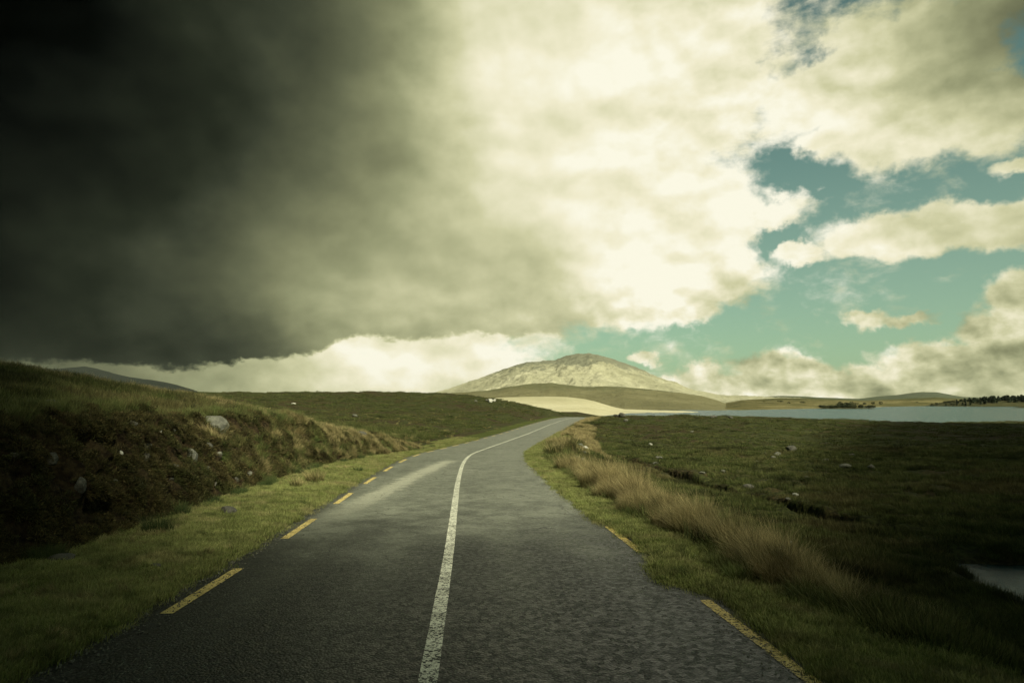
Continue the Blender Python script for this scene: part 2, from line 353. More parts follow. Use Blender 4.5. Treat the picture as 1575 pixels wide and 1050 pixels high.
def inside(x, y, P):
    r = np.zeros(np.shape(x), bool)
    for (x0, y0), (x1, y1) in zip(P, np.roll(P, -1, 0)):
        r ^= ((y0 > y) != (y1 > y)) & (x < (x1 - x0) * (y - y0) / (y1 - y0 + 1e-12) + x0)
    return r
def ground(x, y, detail=True):
    """height above the world zero, and masks"""
    x = np.asarray(x, float); y = np.asarray(y, float)
    B = base(x, y); c = xc(y); h = hd(y); s = (x - c) / np.sqrt(1 + h * h); Rr = rr(y)
    dist = np.hypot(x, y)
    far = ss(30, 160, dist)
    if detail:
        lump = .15 * fbm(x * .9, y * .9, o=3) + .36 * fbm(x * .16, y * .16, 5., o=3) * (1 + 1.3 * far) + .5 * far * fbm(x * .035, y * .035, 9., o=4)
        lump = lump + .16 * fbm(x * .42, y * .42, 15., o=2) + .22 * np.maximum(ridged(x * .45, y * .45, 2., o=2) - .30, 0) * (1 - .5 * far)
    else: lump = 0 * x
    moor = B + lump
    a = -s; eL = edgeL(y); eR = edgeR(y)
    fx = footx(y); fa = -(fx - c)
    # left
    verge = Rr + .045 + .03 * np.maximum(a - eL, 0) + (.035 * fbm(x * 1.8, y * 1.8, 1., o=3) if detail else 0) * ss(0, .5, a - eL)
    w = ss(0, 1, (a - fa) / np.where(y < 44, 1.75, 1.75 + (np.clip(y, 44, 60) - 44) * .2))
    zl = verge * (1 - w) + moor * w
    # right
    vergeR = Rr + .045 - .02 * np.maximum(s - eR, 0) + (.03 * fbm(x * 1.8, y * 1.8, 1., o=3) if detail else 0) * ss(0, .5, s - eR)
    wr = ss(0, 1, (s - eR - 1.0) / 3.6)
    zr = vergeR * (1 - wr) + moor * wr
    z = np.where(s < 0, zl, zr)
    inroad = np.where(s < 0, ss(.16, 0., a - eL), ss(.16, 0., s - eR))
    on = (y < 165)
    inroad = inroad * on
    z = z * (1 - inroad) + (Rr - .07) * inroad
    # ditch cut in the peat, pond hollow
    dd = dpoly(x, y, DITCH) if detail else 99 + 0 * x
    wd = .55 + .16 * pn(x * .7, y * .7, 4.)
    dm = ss(wd + .22, wd - .1, dd)
    z = z - 1.05 * dm
    pin = inside(x, y, POND); dp = dpoly(x, y, POND, True); sd = np.where(pin, -dp, dp) + .22 * fbm(x * 1.1, y * 1.1, 6., o=3)
    pm = ss(.9, -.5, sd)
    z = z * (1 - pm) + (-5.0) * pm
    hid = ss(380, 430, y); z = z * (1 - hid) + np.minimum(z, -10.5) * hid
    face = np.where(s < 0, np.where(y < 46, np.exp(-((a - fa - .8) / .85) ** 2) * ss(46, 36, y), 0), 0)
    vm = np.where(s < 0, 1 - ss(-.3, .5, a - fa), 1 - ss(.2, 1.5, s - eR - .9)) * on
    return z + CZ, dict(face=face, verge=vm, peat=np.clip(dm + .7 * ss(.35, -.1, sd), 0, 1), edge=np.minimum(np.abs(a - eL), np.abs(s - eR)))

def axis(lo, hi, fine0, fine1, step, growth, maxstep):
    v = list(np.arange(fine0, fine1 + 1e-6, step)); st = step
    while v[-1] < hi: st = min(st * growth, maxstep); v.append(v[-1] + st)
    st = step; u = []
    q = fine0
    while q > lo: st = min(st * growth, maxstep); q -= st; u.append(q)
    return np.array(u[::-1] + v)
GX = axis(-900, 2400, -9.0, 15.0, .125, 1.035, 60)
GY = axis(-70, 4200, 3.0, 34.0, .14, 1.022, 60)
XX, YY = np.meshgrid(GX, GY)
ZZ, MK = ground(XX, YY)
def gz(x, y):
    """height of the ground sheet itself (bilinear)"""
    x = np.asarray(x, float); y = np.asarray(y, float)
    i = np.clip(np.searchsorted(GX, x) - 1, 0, len(GX) - 2); j = np.clip(np.searchsorted(GY, y) - 1, 0, len(GY) - 2)
    tx = np.clip((x - GX[i]) / (GX[i + 1] - GX[i]), 0, 1); ty = np.clip((y - GY[j]) / (GY[j + 1] - GY[j]), 0, 1)
    return (ZZ[j, i] * (1 - tx) + ZZ[j, i + 1] * tx) * (1 - ty) + (ZZ[j + 1, i] * (1 - tx) + ZZ[j + 1, i + 1] * tx) * ty
def hit(px, py, y0=4., y1=420.):
    """first point of the ground met by the line of sight through a photo pixel"""
    dx, dz = ray(px, py); ys = np.exp(np.linspace(math.log(y0), math.log(y1), 900))
    d = CZ + dz * ys - gz(dx * ys, ys); k = np.argmax(d < 0)
    if d[k] >= 0: k = len(ys) - 1
    y = ys[k]; return float(dx * y), float(y), float(gz(dx * y, y))

# ------------------------------------------------------------------ materials
def material(name):
    m = bpy.data.materials.new(name); m.use_nodes = True; t = m.node_tree; t.nodes.clear(); N = NT(t)
    o = N.new('ShaderNodeOutputMaterial'); p = N.new('ShaderNodeBsdfPrincipled'); N.l.new(p.outputs[0], o.inputs[0])
    N.p = p; N.o = o; p.inputs['Specular IOR Level'].default_value = .3
    return m, N
def pos(N):
    return N.new('ShaderNodeNewGeometry').outputs['Position']
def attr(N, name):
    a = N.new('ShaderNodeAttribute'); a.attribute_name = name; return a.outputs['Fac']
def bump(N, h, strength, dist):
    b = N.new('ShaderNodeBump'); b.inputs['Strength'].default_value = strength; b.inputs['Distance'].default_value = dist
    N.put(b.inputs['Height'], h); N.l.new(b.outputs[0], N.p.inputs['Normal'])

def mat_ground():
    m, N = material('moorland'); P = pos(N)
    big = N.noise(P, .045, 5, .6); mid = N.noise(P, .5, 5, .62); sm = N.noise(P, 5., 6, .65); fine = N.noise(P, 34., 4, .7)
    f = N.math('ADD', N.math('MULTIPLY', big, .5), N.math('MULTIPLY', mid, .5))
    moor = N.ramp(f, [(.34, (.050, .036, .018)), (.44, (.075, .060, .026)), (.52, (.055, .066, .018)), (.60, (.085, .088, .030)), (.70, (.125, .105, .050))])
    moor = N.mix(N.rng(sm, .40, .62), N.mix(.72, moor, (.012, .012, .007)), moor)
    grn = N.ramp(N.math('ADD', N.math('MULTIPLY', mid, .6), N.math('MULTIPLY', sm, .4)),
                 [(.36, (.045, .055, .013)), (.5, (.075, .095, .020)), (.62, (.12, .125, .035))])
    grn = N.mix(N.rng(fine, .35, .6), N.mix(.5, grn, (.02, .016, .008)), grn)
    soil = N.mix(N.rng(sm, .4, .65), (.012, .009, .006), (.045, .032, .017))
    v = N.rng(N.math('ADD', attr(N, 'verge'), N.math('MULTIPLY_ADD', mid, .5, -.25)), .3, .6)
    c = N.mix(v, moor, grn)
    c = N.mix(N.rng(N.math('ADD', attr(N, 'face'), N.math('MULTIPLY_ADD', sm, .6, -.3)), .2, .5), c, soil)
    c = N.mix(N.rng(attr(N, 'peat'), .2, .6), c, (.010, .008, .006))
    eg = N.rng(N.math('ADD', attr(N, 'edge'), N.math('MULTIPLY_ADD', fine, .12, -.06)), .10, .02)
    c = N.mix(N.math('MULTIPLY', eg, .8), c, (.06, .038, .018))
    N.put(N.p.inputs['Base Color'], c); N.p.inputs['Roughness'].default_value = .95; N.p.inputs['Specular IOR Level'].default_value = .1
    h = N.math('ADD', N.math('MULTIPLY', sm, .18), N.math('MULTIPLY', fine, .05))
    h = N.math('ADD', h, N.math('MULTIPLY', mid, .25))
    bump(N, h, .9, .6)
    return m
def chips(N, P):
    """chip-seal stones: cells of slightly different greys with dark bitumen between them"""
    cell = N.new('ShaderNodeTexVoronoi'); N.put(cell.inputs['Vector'], P); cell.inputs['Scale'].default_value = 42
    cell2 = N.new('ShaderNodeTexVoronoi'); N.put(cell2.inputs['Vector'], P); cell2.inputs['Scale'].default_value = 20
    sp = N.new('ShaderNodeSeparateColor'); N.l.new(cell.outputs['Color'], sp.inputs[0])
    sp2 = N.new('ShaderNodeSeparateColor'); N.l.new(cell2.outputs['Color'], sp2.inputs[0])
    return sp.outputs[0], cell.outputs['Distance'], sp2.outputs[1], cell2.outputs['Distance']
def mat_asphalt():
    m, N = material('chip_seal_asphalt'); P = pos(N)
    r1, d1, r2, d2 = chips(N, P)
    uvn = N.new('ShaderNodeUVMap'); uvn.uv_map = 'UVMap'; sx = N.new('ShaderNodeSeparateXYZ'); N.l.new(uvn.outputs[0], sx.inputs[0])
    u, v = sx.outputs[0], sx.outputs[1]
    big = N.noise(P, .55, 5, .6); mid = N.noise(P, 2.6, 5, .65); fine = N.noise(P, 90, 3, .7)
    tone = N.math('ADD', N.math('MULTIPLY_ADD', r1, .75, N.math('MULTIPLY', r2, .35)), N.math('MULTIPLY', fine, .3))
    c = N.ramp(N.math('MULTIPLY', tone, .72), [(.10, (.004, .0045, .004)), (.32, (.010, .012, .0095)), (.55, (.026, .031, .023)), (.78, (.070, .079, .058)), (1., (.30, .31, .24))])
    c = N.mix(N.rng(d1, .42, .62), c, (.006, .006, .005))
    wear = N.math('ADD', N.math('MULTIPLY', big, .7), N.math('MULTIPLY', mid, .3))
    c = N.mix(N.rng(wear, .38, .62, 0, .85), N.mix(.30, c, (.012, .013, .011)), c)
    # near shade and far sheen painted into the colour along the road, front ragged
    painted_sheen = N.rng(N.math('ADD', v, N.math('MULTIPLY_ADD', big, 9., -4.5)), 8.5, 16.5)
    c = N.mix(N.math('MULTIPLY', painted_sheen, N.rng(tone, .1, .9, .45, .95, False)), c, N.mix(N.rng(N.math('ADD', N.math('MULTIPLY', mid, .6), N.math('MULTIPLY', big, .4)), .38, .62), (.105, .112, .085), (.225, .235, .182)))
    # wheel paths polished pale, edges dark with fresh bitumen
    def band(at, wd):
        return N.rng(N.math('ABSOLUTE', N.math('SUBTRACT', u, at)), wd, wd * .2)
    wp = N.math('MAXIMUM', N.math('MAXIMUM', band(.85, .5), band(2.15, .45)), N.math('MAXIMUM', band(-.85, .45), band(-2.1, .4)))
    c = N.mix(N.math('MULTIPLY', wp, N.math('MULTIPLY', N.rng(mid, .3, .7, .05, .42), N.math('MULTIPLY', N.rng(v, 6., 13., .3, 1.), N.rng(tone, .2, .8, .3, 1.)))), c, (.15, .16, .12))  # wheel paths dimmed close by, part of the painted foreground shade
    edge = N.rng(N.math('ADD', N.math('ABSOLUTE', u), N.math('MULTIPLY_ADD', mid, .4, -.2)), 2.6, 2.95)
    c = N.mix(N.math('MULTIPLY', edge, .75), c, (.012, .012, .010))
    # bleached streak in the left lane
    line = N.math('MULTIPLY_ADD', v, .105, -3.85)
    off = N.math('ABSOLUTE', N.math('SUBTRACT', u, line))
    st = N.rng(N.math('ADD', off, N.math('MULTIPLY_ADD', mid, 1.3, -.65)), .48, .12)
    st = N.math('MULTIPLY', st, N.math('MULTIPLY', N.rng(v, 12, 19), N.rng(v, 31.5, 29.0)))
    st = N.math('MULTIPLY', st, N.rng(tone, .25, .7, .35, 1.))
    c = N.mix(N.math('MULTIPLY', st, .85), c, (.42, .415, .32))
    # small cracks and dark bitumen spots
    cr = N.vor(N.vmath('ADD', P, N.vmath('SCALE', N.noise(P, 3., 3, .6, out='Color'), scale=.35)), 1.1, 'DISTANCE_TO_EDGE')
    crm = N.math('MULTIPLY', N.rng(cr, .012, .003), N.rng(big, .50, .58))
    c = N.mix(crm, c, (.005, .005, .004))
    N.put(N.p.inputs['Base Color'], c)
    N.put(N.p.inputs['Roughness'], N.rng(r2, 0, 1, .42, .7, False)); N.p.inputs['Specular IOR Level'].default_value = .42
    h = N.math('SUBTRACT', N.math('MULTIPLY', r1, .5), N.math('MULTIPLY', d1, 1.2))
    bump(N, N.math('ADD', h, N.math('MULTIPLY', mid, .8)), .65, .006)
    return m
def mat_paint(name, col, dirt, wearlo, wearhi):
    m, N = material(name); P = pos(N); r1, d1, r2, d2 = chips(N, P)
    n = N.noise(P, 62, 3, .75); n2 = N.noise(P, 3.2, 4, .6); n3 = N.noise(P, 120, 2, .5)
    w = N.math('ADD', N.math('MULTIPLY', n, .62), N.math('ADD', N.math('MULTIPLY', n2, .18), N.math('MULTIPLY', r1, .20)))
    gone = N.rng(w, wearlo, wearhi)                 # 1 = paint left
    c = N.mix(N.rng(n2, .35, .65), N.mix(.35, col, dirt), col)
    c = N.mix(N.rng(n3, .55, .75, 0, .5), c, dirt)
    N.put(N.p.inputs['Base Color'], c); N.p.inputs['Roughness'].default_value = .6
    tr = N.new('ShaderNodeBsdfTransparent'); mx = N.new('ShaderNodeMixShader')
    N.put(mx.inputs[0], gone); N.l.new(tr.outputs[0], mx.inputs[1]); N.l.new(N.p.outputs[0], mx.inputs[2]); N.l.new(mx.outputs[0], N.o.inputs[0])
    bump(N, N.math('SUBTRACT', r1, d1), .6, .006)
    return m
def mat_blade(name, root, mid_, tip, var, dark=.35, trans=.25, patch=None):
    """grass blade: pigment runs from root to tip; every clump differs a little"""
    m, N = material(name); P = pos(N)
    t = attr(N, 'tip'); rb = attr(N, 'rnd')
    oi = N.new('ShaderNodeObjectInfo').outputs['Random']
    big = N.noise(P, .35, 3, .6); sm = N.noise(P, 2.2, 3, .6)
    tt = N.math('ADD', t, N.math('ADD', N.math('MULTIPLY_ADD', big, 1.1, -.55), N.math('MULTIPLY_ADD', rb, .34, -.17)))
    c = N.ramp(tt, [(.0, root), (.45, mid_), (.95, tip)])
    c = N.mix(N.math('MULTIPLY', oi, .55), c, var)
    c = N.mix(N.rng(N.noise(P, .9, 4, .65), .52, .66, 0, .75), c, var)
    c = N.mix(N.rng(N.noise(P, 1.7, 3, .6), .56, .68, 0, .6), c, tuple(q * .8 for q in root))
    if patch: c = N.mix(N.rng(N.noise(P, .13, 5, .65), .50, .62, 0, .45), c, patch); c = N.mix(N.rng(N.noise(N.vmath('ADD', P, (31., 7., 0.)), .30, 5, .65), .53, .63, 0, .75), c, tuple(q * .5 for q in root))
    hsv = N.new('ShaderNodeHueSaturation'); N.put(hsv.inputs['Color'], c)
    N.put(hsv.inputs['Value'], N.math('MULTIPLY', N.rng(rb, 0, 1, 1 - dark, 1 + dark, False), N.rng(sm, .3, .7, .72, 1.2)))
    N.put(N.p.inputs['Base Color'], hsv.outputs[0]); N.p.inputs['Roughness'].default_value = .7; N.p.inputs['Specular IOR Level'].default_value = .18
    if trans:
        tl = N.new('ShaderNodeBsdfTranslucent'); N.put(tl.inputs[0], hsv.outputs[0]); mx = N.new('ShaderNodeMixShader'); mx.inputs[0].default_value = trans
        N.l.new(N.p.outputs[0], mx.inputs[1]); N.l.new(tl.outputs[0], mx.inputs[2]); N.l.new(mx.outputs[0], N.o.inputs[0])
    return m
def mat_rock(name, a, b, lich):
    m, N = material(name)
    tc = N.new('ShaderNodeTexCoord').outputs['Object']; oi = N.new('ShaderNodeObjectInfo').outputs['Random']
    P = N.vmath('ADD', pos(N), N.vmath('SCALE', tc, scale=.0))
    n = N.noise(P, 4.5, 6, .65); n2 = N.noise(P, 16, 5, .7); v = N.vor(P, 9)
    c = N.mix(N.rng(n, .35, .65), a, b); c = N.mix(N.rng(n2, .52, .66, 0, .8), c, lich)
    c = N.mix(N.rng(N.noise(P, 2.4, 4, .6), .55, .68, 0, .7), c, (.05, .055, .022))
    c = N.mix(N.math('MULTIPLY', oi, .35), c, (.10, .095, .075))
    N.put(N.p.inputs['Base Color'], c); N.p.inputs['Roughness'].default_value = .88
    bump(N, N.math('ADD', N.math('MULTIPLY', n2, .5), N.math('MULTIPLY', n, .8)), .8, .06)
    return m
def mat_hill(name, stops, rock, scale, rockamt=.5, bumpd=8, strata=0):
    m, N = material(name); P = pos(N)
    n = N.noise(P, scale, 6, .62, .4); n2 = N.noise(P, scale * 6, 5, .65); n3 = N.noise(P, scale * 30, 3, .6)
    f = N.math('ADD', N.math('MULTIPLY', n, .65), N.math('MULTIPLY', n2, .35))
    c = N.ramp(f, stops)
    rk = N.math('ADD', N.math('ADD', attr(N, 'rock'), N.math('MULTIPLY_ADD', n2, .9, -.45)), N.math('MULTIPLY_ADD', n3, .5, -.25))
    c = N.mix(N.rng(rk, .48, .62, 0, rockamt), c, rock)
    c = N.mix(N.rng(n3, .35, .6, .18, 0), c, tuple(q * .45 for q in stops[0][1]))
    N.put(N.p.inputs['Base Color'], c); N.p.inputs['Roughness'].default_value = .95; N.p.inputs['Specular IOR Level'].default_value = .08
    bump(N, N.math('ADD', n2, N.math('MULTIPLY', n3, .35)), .8, bumpd)
    return m
def mat_water(name, scale, strength, dist, col=(.012, .03, .028), rough=.12, squash=(1, 1, 1), spec=.5):
    m, N = material(name); P = N.mapping(pos(N), scale=squash)
    n = N.noise(P, scale, 4, .6, .3); n2 = N.noise(P, scale * 5, 3, .6)
    N.put(N.p.inputs['Base Color'], N.mix(N.rng(n, .3, .7), col, tuple(q * 1.5 for q in col)))
    N.p.inputs['Roughness'].default_value = rough; N.p.inputs['Specular IOR Level'].default_value = spec; N.p.inputs['IOR'].default_value = 1.36
    bump(N, N.math('ADD', n, N.math('MULTIPLY', n2, .3)), strength, dist)
    return m

M_GROUND = mat_ground(); M_ROAD = mat_asphalt()
M_WHITE = mat_paint('worn_white_paint', (.78, .78, .64), (.40, .40, .30), .452, .488)
M_YELLOW = mat_paint('worn_yellow_paint', (.70, .55, .20), (.30, .22, .07), .405, .45)
M_YELLOW2 = mat_paint('very_worn_yellow_paint', (.66, .50, .15), (.24, .18, .06), .44, .48)
M_ROCK = mat_rock('grey_rock', (.085, .085, .068), (.16, .16, .125), (.25, .25, .20))
M_ROCKD = mat_rock('dark_rock', (.05, .048, .038), (.10, .096, .075), (.18, .175, .14))
M_ROCKW = mat_rock('pale_rock', (.50, .49, .42), (.66, .65, .56), (.78, .78, .70))
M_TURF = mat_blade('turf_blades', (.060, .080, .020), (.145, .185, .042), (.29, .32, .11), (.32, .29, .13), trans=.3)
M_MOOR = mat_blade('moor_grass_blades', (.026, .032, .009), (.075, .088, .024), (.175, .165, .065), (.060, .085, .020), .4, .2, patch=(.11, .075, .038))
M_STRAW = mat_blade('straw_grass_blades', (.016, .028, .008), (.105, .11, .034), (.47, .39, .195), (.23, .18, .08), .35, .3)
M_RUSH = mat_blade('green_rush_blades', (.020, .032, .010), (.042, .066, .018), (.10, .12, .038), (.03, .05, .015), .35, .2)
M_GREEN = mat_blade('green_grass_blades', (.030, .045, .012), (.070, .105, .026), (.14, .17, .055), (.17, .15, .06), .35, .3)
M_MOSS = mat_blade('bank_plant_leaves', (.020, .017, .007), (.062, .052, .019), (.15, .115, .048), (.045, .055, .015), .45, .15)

# ------------------------------------------------------------------ ground, road
def build_ground():
    P = np.stack([XX, YY, ZZ], -1)
    me = grid_mesh('ground', P, attrs=MK); o = link('ground', me, M_GROUND); tag(o, kind='structure')
    return o
build_ground()

def strip(s0, s1, y0, y1, lift, nc=2, dy=.25):
    ys = np.linspace(y0, y1, max(2, int((y1 - y0) / dy) + 1)); h = hd(ys); nrm = np.sqrt(1 + h * h)
    sv = np.linspace(s0, s1, nc); P = np.zeros((len(ys), nc, 3)); U = np.zeros((len(ys), nc, 2))
    for k, sk in enumerate(sv):
        sk2 = sk
        P[:, k, 0] = xc(ys) + sk2 / nrm; P[:, k, 1] = ys - sk2 * h / nrm
        P[:, k, 2] = rr(ys) + CZ + lift; U[:, k, 0] = sk; U[:, k, 1] = ys
    return P, U
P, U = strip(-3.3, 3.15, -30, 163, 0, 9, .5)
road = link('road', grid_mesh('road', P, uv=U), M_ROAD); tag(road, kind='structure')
def marking(name, s0, s1, y0, y1, mat, jag=True):
    P, U = strip(s0, s1, y0, y1, .005, 3, .12 if y1 - y0 < 5 else .3)
    if jag: P[:, :, 0] += (.006 * np.array([1, 0, -1]))[None] * pn(P[:, :, 1] * 9, 1.)
    return link(name, grid_mesh(name, P, uv=U), mat, road)
marking('centre_line', -.07, .07, -10, 162, M_WHITE)
y = 2.75
while y < 140:
    marking('edge_dash', -2.77, -2.64, y, y + 2.15, M_YELLOW); y += 4.4
y = -.1
while y < 140:
    marking('edge_dash', 2.74, 2.86, y, y + 2.35, M_YELLOW2); y += 5.05

# ------------------------------------------------------------------ the cut bank on the left: a finer, rougher face in front of the ground sheet
BY = np.arange(2.0, 44.0, .065); BT = np.linspace(-.12, 1.12, 56)
def bank_surface(yv, tv):
    yv = np.asarray(yv, float); tv = np.asarray(tv, float)
    fx = footx(yv); x = fx - 1.9 * tv + .12
    zf = gz(fx + .45, yv); zt = gz(fx - 2.0, yv)
    prof = ss(0, 1, tv ** .85 if np.all(tv >= 0) else np.sign(tv) * np.abs(tv) ** .85)
    z = zf + (zt - zf) * prof
    hgt = np.clip(zt - zf, 0, 3)
    env = np.sin(np.clip(tv, 0, 1) * np.pi) ** .6 * np.clip(hgt / 1.2, 0, 1)
    n = .46 * fbm(yv * .8, z * 1.2, 1.5, o=4, rough=.6) + .30 * np.maximum(ridged(yv * 1.4, z * 2.0, 4., o=4), -.3)
    # hollows under the turf lip
    hol = ss(.25, .6, fbm(yv * .55, z * .7, 8., o=2) + .2) * np.exp(-((tv - .74) / .14) ** 2) * .45
    out = env * (n + .10) - hol * env
    x = x + out; z = z + .25 * env * fbm(yv * 1.6, tv * 3, 12., o=3)
    sink = ss(.06, -.10, tv) * .35 + ss(.97, 1.10, tv) * .3
    endf = ss(40, 43.5, yv) * .5 + ss(4, 2.2, yv) * .2
    return np.stack([x, yv, z - sink - endf + .03], -1)
TT, YB = np.meshgrid(BT, BY)
BP = bank_surface(YB, np.where(TT < 0, TT, TT))
def mat_bank():
    m, N = material('eroded_peat'); P = pos(N)
    n = N.noise(P, 2.0, 6, .65); n2 = N.noise(P, 9, 6, .7); n3 = N.noise(P, 34, 4, .7)
    c = N.ramp(N.math('ADD', N.math('MULTIPLY', n, .4), N.math('MULTIPLY', n2, .6)), [(.36, (.008, .006, .004)), (.47, (.030, .021, .011)), (.56, (.065, .048, .022)), (.68, (.105, .082, .038))])
    c = N.mix(N.rng(n3, .6, .75, 0, .5), c, (.12, .12, .09))
    N.put(N.p.inputs['Base Color'], c); N.p.inputs['Roughness'].default_value = .95; N.p.inputs['Specular IOR Level'].default_value = .1
    bump(N, N.math('ADD', n2, N.math('MULTIPLY', n3, .4)), 1., .12); return m
bank = link('earth_bank', grid_mesh('earth_bank', BP), mat_bank()); tag(bank, kind='structure')
BN = np.cross(np.gradient(BP, axis=1), np.gradient(BP, axis=0)); BN /= np.linalg.norm(BN, axis=-1, keepdims=True)
if BN[..., 0].mean() < 0: BN = -BN

# ------------------------------------------------------------------ vegetation prototypes
def clump(name, mat, n, rad, hmin, hmax, wid, lean, curve, segs=2, seed=0, wind=(-.12, .05), flat=0.):
    g = np.random.default_rng(seed + 100)
    r = rad * np.sqrt(g.random(n)); a = g.random(n) * 2 * np.pi
    bx, by = r * np.cos(a), r * np.sin(a)
    H = hmin + (hmax - hmin) * g.random(n) ** 1.2 * (1 - .4 * (r / rad) ** 2)
    la = a + g.normal(size=n) * .8; lm = (lean * (.3 + r / rad) * (.5 + g.random(n))) * H
    dx = np.cos(la) * lm + wind[0] * H; dy = np.sin(la) * lm + wind[1] * H
    fa = g.random(n) * 2 * np.pi; wx, wy = np.cos(fa) * wid / 2, np.sin(fa) * wid / 2
    V = []; T = []; Q = []; rn = g.random(n)
    nv = 2 * segs + 1
    for k in range(segs + 1):
        t = k / segs; c = t ** (1 + curve)
        x = bx + dx * c; y = by + dy * c; z = H * (t - .35 * flat * t * t) - .02 * (k == 0)
        w = (1 - t) ** .7 if k else .8
        if k < segs:
            V.append(np.stack([x - wx * w, y - wy * w, z], -1)); V.append(np.stack([x + wx * w, y + wy * w, z], -1)); T += [t, t]
        else: V.append(np.stack([x, y, z], -1)); T += [1.]
    V = np.stack(V, 1).reshape(-1, 3); tip = np.tile(T, n); rnd = np.repeat(rn, nv)
    base_ = (np.arange(n) * nv)[:, None]; fs = []
    for k in range(segs):
        a0 = 2 * k
        if k < segs - 1: fs += [(a0, a0 + 1, a0 + 3), (a0, a0 + 3, a0 + 2)]
        else: fs += [(a0, a0 + 1, a0 + 2)]
    idx = np.concatenate([base_ + np.array(f)[None] for f in fs], 1).reshape(-1)
    me = poly_mesh(name, V, 3, idx, dict(tip=tip, rnd=rnd)); me.materials.append(mat)
    return me
def leafy(name, mat, n, rad, size, seed=0, h=.6):
    g = np.random.default_rng(seed + 300); d = g.normal(size=(n, 3)); d /= np.linalg.norm(d, axis=1)[:, None]; d[:, 2] = np.abs(d[:, 2])
    c = d * rad * (.35 + .65 * g.random((n, 1)) ** .5) * np.array([1, 1, h])
    u = g.normal(size=(n, 3)); u /= np.linalg.norm(u, axis=1)[:, None]; v = np.cross(u, d); v /= np.linalg.norm(v, axis=1)[:, None] + 1e-9
    s = size * (.5 + g.random((n, 1)))
    V = np.stack([c - u * s * .35, c + v * s * .3 + d * s * .2, c + u * s * .35 , c + d * s * 1.1], 1).reshape(-1, 3)
    b = (np.arange(n) * 4)[:, None]; idx = np.concatenate([b + np.array((0, 1, 3)), b + np.array((1, 2, 3))], 1).reshape(-1)
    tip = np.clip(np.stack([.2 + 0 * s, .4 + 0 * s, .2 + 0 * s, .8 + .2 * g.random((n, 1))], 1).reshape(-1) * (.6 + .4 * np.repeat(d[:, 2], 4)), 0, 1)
    me = poly_mesh(name, V, 3, idx, dict(tip=tip, rnd=np.repeat(g.random(n), 4))); me.materials.append(mat); return me
def proto_collection(name, meshes):
    c = bpy.data.collections.new(name)
    for k, me in enumerate(meshes): c.objects.link(bpy.data.objects.new('%s_%02d' % (name, k), me))
    return c
def scatter(name, coll, pts, scl, mat=None, nrm=None, label=None, tilt=.12, cat=None):
    """one object: the clumps stand on the points of its mesh"""
    n = len(pts); nv = len(coll.objects)
    me = bpy.data.meshes.new(name); me.vertices.add(n); me.vertices.foreach_set('co', np.asarray(pts, np.float32).reshape(-1))
    rot = np.stack([RNG.normal(size=n) * tilt, RNG.normal(size=n) * tilt, RNG.normal(size=n) * .55], -1)
    if nrm is not None:   # lean towards the surface normal
        ax = np.arctan2(np.hypot(nrm[:, 0], nrm[:, 1]), nrm[:, 2]) * .6; az = np.arctan2(nrm[:, 1], nrm[:, 0])
        rot[:, 1] += ax * np.cos(az); rot[:, 0] += -ax * np.sin(az)
    a = me.attributes.new('rot', 'FLOAT_VECTOR', 'POINT'); a.data.foreach_set('vector', rot.astype(np.float32).reshape(-1))
    a = me.attributes.new('scl', 'FLOAT_VECTOR', 'POINT'); sc = np.asarray(scl, np.float32)
    if sc.ndim == 1: sc = np.stack([sc] * 3, -1)
    a.data.foreach_set('vector', sc.reshape(-1))
    a = me.attributes.new('which', 'INT', 'POINT'); a.data.foreach_set('value', RNG.integers(0, nv, n).astype(np.int32))
    if mat: me.materials.append(mat)
    o = link(name, me)
    ng = bpy.data.node_groups.new(name + '_nodes', 'GeometryNodeTree')
    ng.interface.new_socket('Geometry', in_out='INPUT', socket_type='NodeSocketGeometry'); ng.interface.new_socket('Geometry', in_out='OUTPUT', socket_type='NodeSocketGeometry')
    gi = ng.nodes.new('NodeGroupInput'); go = ng.nodes.new('NodeGroupOutput')
    ip = ng.nodes.new('GeometryNodeInstanceOnPoints'); ci = ng.nodes.new('GeometryNodeCollectionInfo')
    ci.inputs['Collection'].default_value = coll; ci.inputs['Separate Children'].default_value = True; ci.inputs['Reset Children'].default_value = True
    def na(nm, ty):
        q = ng.nodes.new('GeometryNodeInputNamedAttribute'); q.data_type = ty; q.inputs['Name'].default_value = nm
        return next(s for s in q.outputs if s.enabled and s.name == 'Attribute')
    L = ng.links
    e2r = ng.nodes.new('FunctionNodeEulerToRotation')
    L.new(gi.outputs[0], ip.inputs['Points']); L.new(ci.outputs[0], ip.inputs['Instance']); ip.inputs['Pick Instance'].default_value = True
    L.new(na('which', 'INT'), ip.inputs['Instance Index']); L.new(na('rot', 'FLOAT_VECTOR'), e2r.inputs[0]); L.new(e2r.outputs[0], ip.inputs['Rotation'])
    L.new(na('scl', 'FLOAT_VECTOR'), ip.inputs['Scale']); L.new(ip.outputs[0], go.inputs[0])
    mod = o.modifiers.new('scatter', 'NODES'); mod.node_group = ng
    tag(o, label, cat, kind='stuff'); return o

